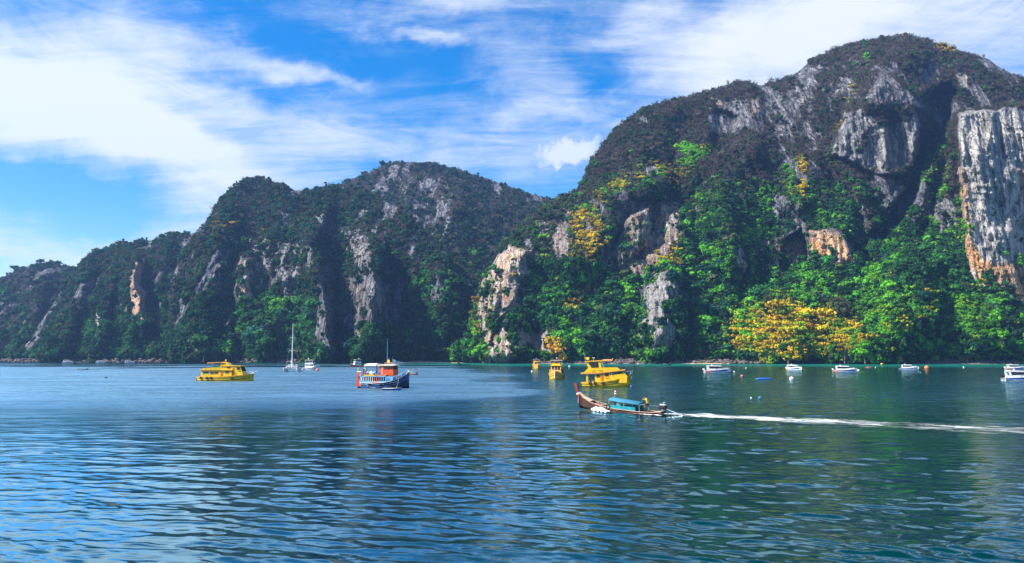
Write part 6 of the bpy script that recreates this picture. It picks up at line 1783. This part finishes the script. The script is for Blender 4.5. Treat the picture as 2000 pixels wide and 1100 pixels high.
for i, (x, y, h_, sc, what) in enumerate([(132, 709.2, 5, .95, 'leftmost of the pale boats lying along the far left shore'), (156, 709.3, 170, .8, 'second from the left of the pale boats along the far left shore'),
                                    (196, 709.4, 8, .8, 'third from the left of the pale boats along the far left shore'), (234, 710.0, -6, .75, 'fourth from the left of the pale boats along the far left shore'), (252, 709.8, 10, .85, 'rightmost of the pale boats along the far left shore')]):
    put(copy_tree(sb2 if i % 2 == 0 else small), x, y, h_, what, 'boat', 'boats along the far left shore', scale=sc)
for i, (x, y, h_) in enumerate([(776, 711.2, 15), (790, 711.0, 170)]):
    put(copy_tree(sb2 if i == 0 else small), x, y, h_, ('white speedboat' if i == 0 else 'dark wooden boat') + ' drawn up where the sandy bay begins, behind the tour boat', 'boat', scale=.8)

def on_boat(boat, local):
    bpy.context.view_layer.update()
    return boat.matrix_world @ Vector(local)
# the boatman leans forward with one foot up on the stern deck
pw = on_boat(LTB, (-4.3, .3, .66))
person(pw, R(136), BUOYY, NAVY,
       {'knL': (.34, .16, .78), 'foL': (.30, .17, .40), 'toL': (.48, .18, .36), 'chest': (.10, 0, 1.29), 'neck': (.14, 0, 1.45), 'head': (.18, 0, 1.58), 'crown': (.19, 0, 1.71), 'shL': (.12, .19, 1.39), 'shR': (.10, -.19, 1.39),
        'elL': (.38, .24, 1.30), 'haL': (.60, .18, 1.42), 'elR': (.34, -.24, 1.36), 'haR': (.58, -.16, 1.55), 'knR': (-.02, -.12, .47), 'foR': (-.08, -.12, .06), 'toR': (.10, -.13, .02)},
       'boatman in yellow shirt and dark shorts standing on the long-tail boat').scale = (1.15,) * 3
sit = {'pelvis': (0, 0, .42), 'waist': (-.02, 0, .58), 'chest': (.02, 0, .80), 'neck': (.04, 0, .97), 'head': (.07, 0, 1.10), 'crown': (.08, 0, 1.23), 'shL': (.02, .19, .90), 'shR': (.02, -.19, .90), 'elL': (.12, .25, .66), 'elR': (.12, -.25, .66), 'haL': (.32, .2, .58), 'haR': (.32, -.2, .58),
       'hiL': (.02, .1, .40), 'hiR': (.02, -.1, .40), 'knL': (.42, .12, .44), 'knR': (.42, -.12, .44), 'foL': (.42, .12, .07), 'foR': (.42, -.12, .07), 'toL': (.6, .12, .03), 'toR': (.6, -.12, .03)}
person(on_boat(LTB, (.75, .35, .36)), R(136 + 170), WHT, NAVY, sit, 'passenger in white seated at the front of the blue canopy')
person(on_boat(LTB, (-1.3, .3, .30)), R(136), NAVY, BLK, sit, 'passenger in dark clothes seated under the blue canopy')
person(on_boat(TB, (-5.6, -1.2, 3.34 - 1.0)), R(-30), ORG, NAVY, {}, 'person in orange standing at the stern of the painted tour boat')
person(on_boat(TB, (-1.3, -1.2, 3.36)), R(150), WHT, NAVY, {}, 'person in white standing on the tour boat behind its red wheelhouse')
person(on_boat(TB, (-4.6, -.5, 3.36)), R(-60), WHT, BLU, {}, 'person in white standing beside the awning of the tour boat')

# ------------------------------------------------------------------ buoys and floats
def buoy(px, py, r, mat, label, shape='ball', group='buoys and floats'):
    p = water_pt(px, py)
    root = empty('buoy' if shape == 'ball' else 'float', (p.x, p.y, 0))
    if shape == 'ball':
        MB().ball((0, 0, r * .45), r, (1, 1, .95), 9, 12).build('ball', mat, root, True)
        MB().ring((0, 0, r * 1.5), (0, 1, 0), r * .22, r * .07, 10, 5).build('lifting_eye', BLK, root, True)
    else:
        L = r
        MB().tube([(-L, 0, .1), (-L * .9, 0, .15), (0, .15, .17), (L * .9, 0, .15), (L, 0, .12)], [.08, .32, .36, .3, .06], 8).build('body', mat, root, True)
        MB().tube([(-L, 0, .15), (-L - .8, .2, .0)], .04, 4).build('line', ROPE, root)
    tag(root, label, 'buoy' if shape == 'ball' else 'float', group)
buoy(1449, 736, .55, BUOYP, 'small pink buoy right of the nearest striped speedboat')
buoy(1492, 741, 2.6, BLU, 'long blue float lying on the dark water', 'long')
buoy(1546, 742, .75, BUOYW, 'white buoy right of the long blue float')
buoy(1697, 718, 1.7, BUOYP, 'long pink float between two speedboats at the right', 'long')
buoy(1722, 712, .95, BUOYY, 'yellow buoy near the right shore')
buoy(1810, 720, 1.35, BUOYO, 'big round orange buoy right of the plain white speedboat')
buoy(1484, 779, .32, CYAN, 'light blue buoy on open water below the long blue float')
buoy(1467, 778, .16, BUOYW, 'tiny white float left of the light blue buoy')
buoy(1434, 727, .4, BUOYW, 'white mooring buoy off the bow of the nearest striped speedboat')
buoy(1677, 724, .5, BUOYW, 'white mooring buoy off the bow of the speedboat left of the pink float')
buoy(1798, 729, .4, CYAN, 'light blue buoy below the round orange one')
buoy(1710, 718, .35, BUOYW, 'tiny white float right of the long pink one')
buoy(1882, 718, .5, BUOYW, 'white buoy far out near the right shore')
buoy(1457, 719.5, .4, BUOYW, 'small white float beyond the pink buoy')
buoy(1112, 716.5, .7, BUOYW, 'white buoy between the bow-on boat and the tall yellow boat')
buoy(1039, 726.5, .5, BUOYW, 'white buoy left of the bow-on yellow boat')
buoy(620, 724, .85, BUOYO, 'red-orange buoy under the bow of the white motor yacht')
buoy(1233, 756, .35, BLU, 'blue buoy just off the bow of the tall yellow boat')
buoy(775, 761.5, .34, BUOYW, 'white fender ball floating at the bow of the blue dinghy')
buoy(207, 739, .36, BLK, 'black buoy alone on the pale water at the left')
buoy(205, 726.5, .4, BUOYW, 'white buoy above the black one on the pale water')
buoy(137.5, 734.5, .35, BUOYW, 'white buoy at the far left below the tiny dark boat')
buoy(684, 720, .45, BUOYP, 'pink buoy left of the far white and orange boat')

# beach umbrella and hut on the right shore
p = water_pt(1411, 711); y = float(shore_y(1411)) + 6
u = empty('beach_umbrella', ((1411 - 1000) / FPX * y, y, .8))
MB().tube([(0, 0, 0), (0, 0, 2.6)], .05, 6).build('pole', WOODL, u)
m = MB(); m.loft([[(math.cos(6.283 * k / 10) * r, math.sin(6.283 * k / 10) * r, z) for k in range(10)] for r, z in ((1.9, 1.9), (1.0, 2.45), (.05, 2.7))], True).build('canopy', CYAN, u)
tag(u, 'blue beach umbrella under the trees behind the striped speedboat', 'umbrella')
y = float(shore_y(1802)) + 5
hut = empty('beach_hut', ((1802 - 1000) / FPX * y, y, .6))
MB().box(-2.2, 2.2, -1.2, 1.2, 0, 1.9).build('wall', GREY, hut); MB().prism([(-2.7, 1.9), (2.7, 1.9), (0, 3.0)], -1.6, 1.6).build('roof', STEEL, hut); MB().box(-.5, .4, -1.24, -1.19, 0, 1.6).build('door', BLK, hut)
tag(hut, 'small grey shore hut right of the plain white speedboat', 'hut')

# ------------------------------------------------------------------ foam
def foam_mat(name, dens):
    m, nt = new_mat(name); t = NT(nt)
    co = t.n('ShaderNodeTexCoord').outputs['Object']
    n1 = t.noise(co, 2.6, 6, 0.7, (.55, 1, 1)); n2 = t.noise(co, .6, 4, 0.6, (.5, 1, 1))
    f = t.attr('foam')
    a = t.math('ADD', t.math('MULTIPLY', n1, .6), t.math('MULTIPLY', n2, .5))
    a = t.ramp(t.math('ADD', a, t.math('SUBTRACT', f, 1.0)), .10, .62)
    d = t.n('ShaderNodeBsdfDiffuse', ins={'Color': (.80, .84, .86, 1)})
    tr = t.n('ShaderNodeBsdfTransparent')
    a = t.math('MULTIPLY', a, t.ramp(f, 0.45, 1.15, 0.22, 0.80))
    mx = t.n('ShaderNodeMixShader', ins={0: a, 1: tr.outputs[0], 2: d.outputs[0]})
    t.out(mx.outputs[0])
    return m
FOAM = foam_mat('foam', 1.0)
def foam_strip(name, label, A, B, w0, w1, prof, n=420, m=26, lift=.17):
    """foam lying on the waves from A to B; prof(s, q) gives the amount along and across"""
    A, B = Vector(A), Vector(B); d = (B - A); L = d.length; d.normalize(); nrm = Vector((-d.y, d.x, 0))
    s = np.linspace(0, 1, n)[:, None]; q = np.linspace(-1, 1, m)[None]
    w = w0 + (w1 - w0) * s ** .7
    X = A.x + d.x * L * s + nrm.x * w * q; Y = A.y + d.y * L * s + nrm.y * w * q
    Z = wave_z(X, Y, np.clip(Y * .0042, .1, 50)) + lift + .05 * np.maximum(0, prof(s, q)) * (1 + fbm(X / .5, Y / .5, 0, 2, 4))
    me = np_mesh(name, np.stack([X, Y, Z], -1), grid_faces(n, m))
    vattr(me, 'foam', np.broadcast_to(np.clip(prof(s, q) + .30 * fbm(s * L / 3.0, q * w / .8, 1, 4, 2) - .06 - .12 * s, 0, 1.2), X.shape))
    me.materials.append(FOAM)
    o = bpy.data.objects.new(name, me); COL.objects.link(o)
    tag(o, label, 'foam', kind='stuff')
stern = on_boat(LTB, (-6.6, 0, 0)); stern.z = 0
endp = water_pt(2150, 852)
def wake_prof(s, q):
    core = np.exp(-((q + .05 - .25 * s) / (.42 - .27 * s ** .6 + .03 * np.sin(9 * s))) ** 2) * (1.15 - .25 * s)
    body = .92 * np.exp(-(q / .85) ** 4) * (1 - .10 * s)
    edge = .66 * np.exp(-((q + .62) / .22) ** 2) * np.exp(-2.0 * s) + .75 * np.exp(-((q - .55) / .3) ** 2) * (1 - .45 * s)
    return np.maximum(np.maximum(core, edge), np.maximum(body, 1.25 * np.exp(-s * 16) * (1 - q * q))) * (1 - np.abs(q) ** 6)
stern = on_boat(LTB, (-6.0, 0, 0)); stern.z = 0
foam_strip('boat_wake', 'white foam wake trailing from the long-tail boat to the right edge', stern, endp, 1.5, 12.0, wake_prof, 520, 70)
b0, b1 = on_boat(LTB, (4.3, .45, 0)), on_boat(LTB, (-7.0, 1.35, 0)); b0.z = b1.z = 0
foam_strip('bow_wave', 'white foam running along the near side of the long-tail hull', b0, b1, .35, .42, lambda s, q: (1.25 - .5 * np.abs(q)) * (.85 + .15 * np.sin(9 * s)) * np.clip(1.2 - np.abs(q) ** 4, 0, 1), 160, 12, .07)
def spray():
    rng = np.random.default_rng(9); m = MB()
    for k in range(150):
        s = rng.random(); c = on_boat(LTB, (3.9 - 2.9 * s, .55 + .55 * s + rng.uniform(-.25, .75) * (.5 + s * .5), 0))
        hgt = .75 * math.sin(math.pi * min(1, s * .8 + .15)) * rng.random() ** .8
        m.ball((c.x, c.y, hgt * .9 + .02), rng.uniform(.05, .22) * (1.1 - .5 * hgt), (1.3, 1, .8), 4, 5)
    o = m.build('bow_spray', paint('spray', (.86, .88, .90), .6, .04, 3.0, .2), None, True)
    tag(o, 'white burst of spray thrown up at the bow of the long-tail boat', 'spray', kind='stuff')
spray()

# ------------------------------------------------------------------ haze
def build_haze():
    x0, x1, y0, y1, z0, z1 = -2600, 2600, -60, 2150, -6.0, 520.0
    V = [(x, y, z) for z in (z0, z1) for y in (y0, y1) for x in (x0, x1)]
    F = [(0, 2, 3, 1), (4, 5, 7, 6), (0, 1, 5, 4), (2, 6, 7, 3), (0, 4, 6, 2), (1, 3, 7, 5)]
    me = bpy.data.meshes.new('haze'); me.from_pydata(V, [], F); me.update()
    m, nt = new_mat('haze_air'); t = NT(nt)
    pv = t.n('ShaderNodeVolumePrincipled', ins={'Color': (0.28, 0.52, 1.0, 1), 'Density': HAZE, 'Anisotropy': 0.35})
    o_ = t.n('ShaderNodeOutputMaterial'); nt.links.new(pv.outputs[0], o_.inputs['Volume'])
    me.materials.append(m)
    o = bpy.data.objects.new('haze', me); COL.objects.link(o)
    tag(o, 'thin blue haze in the air over the bay', 'haze', kind='stuff')
HAZE = 0.000105
build_haze()
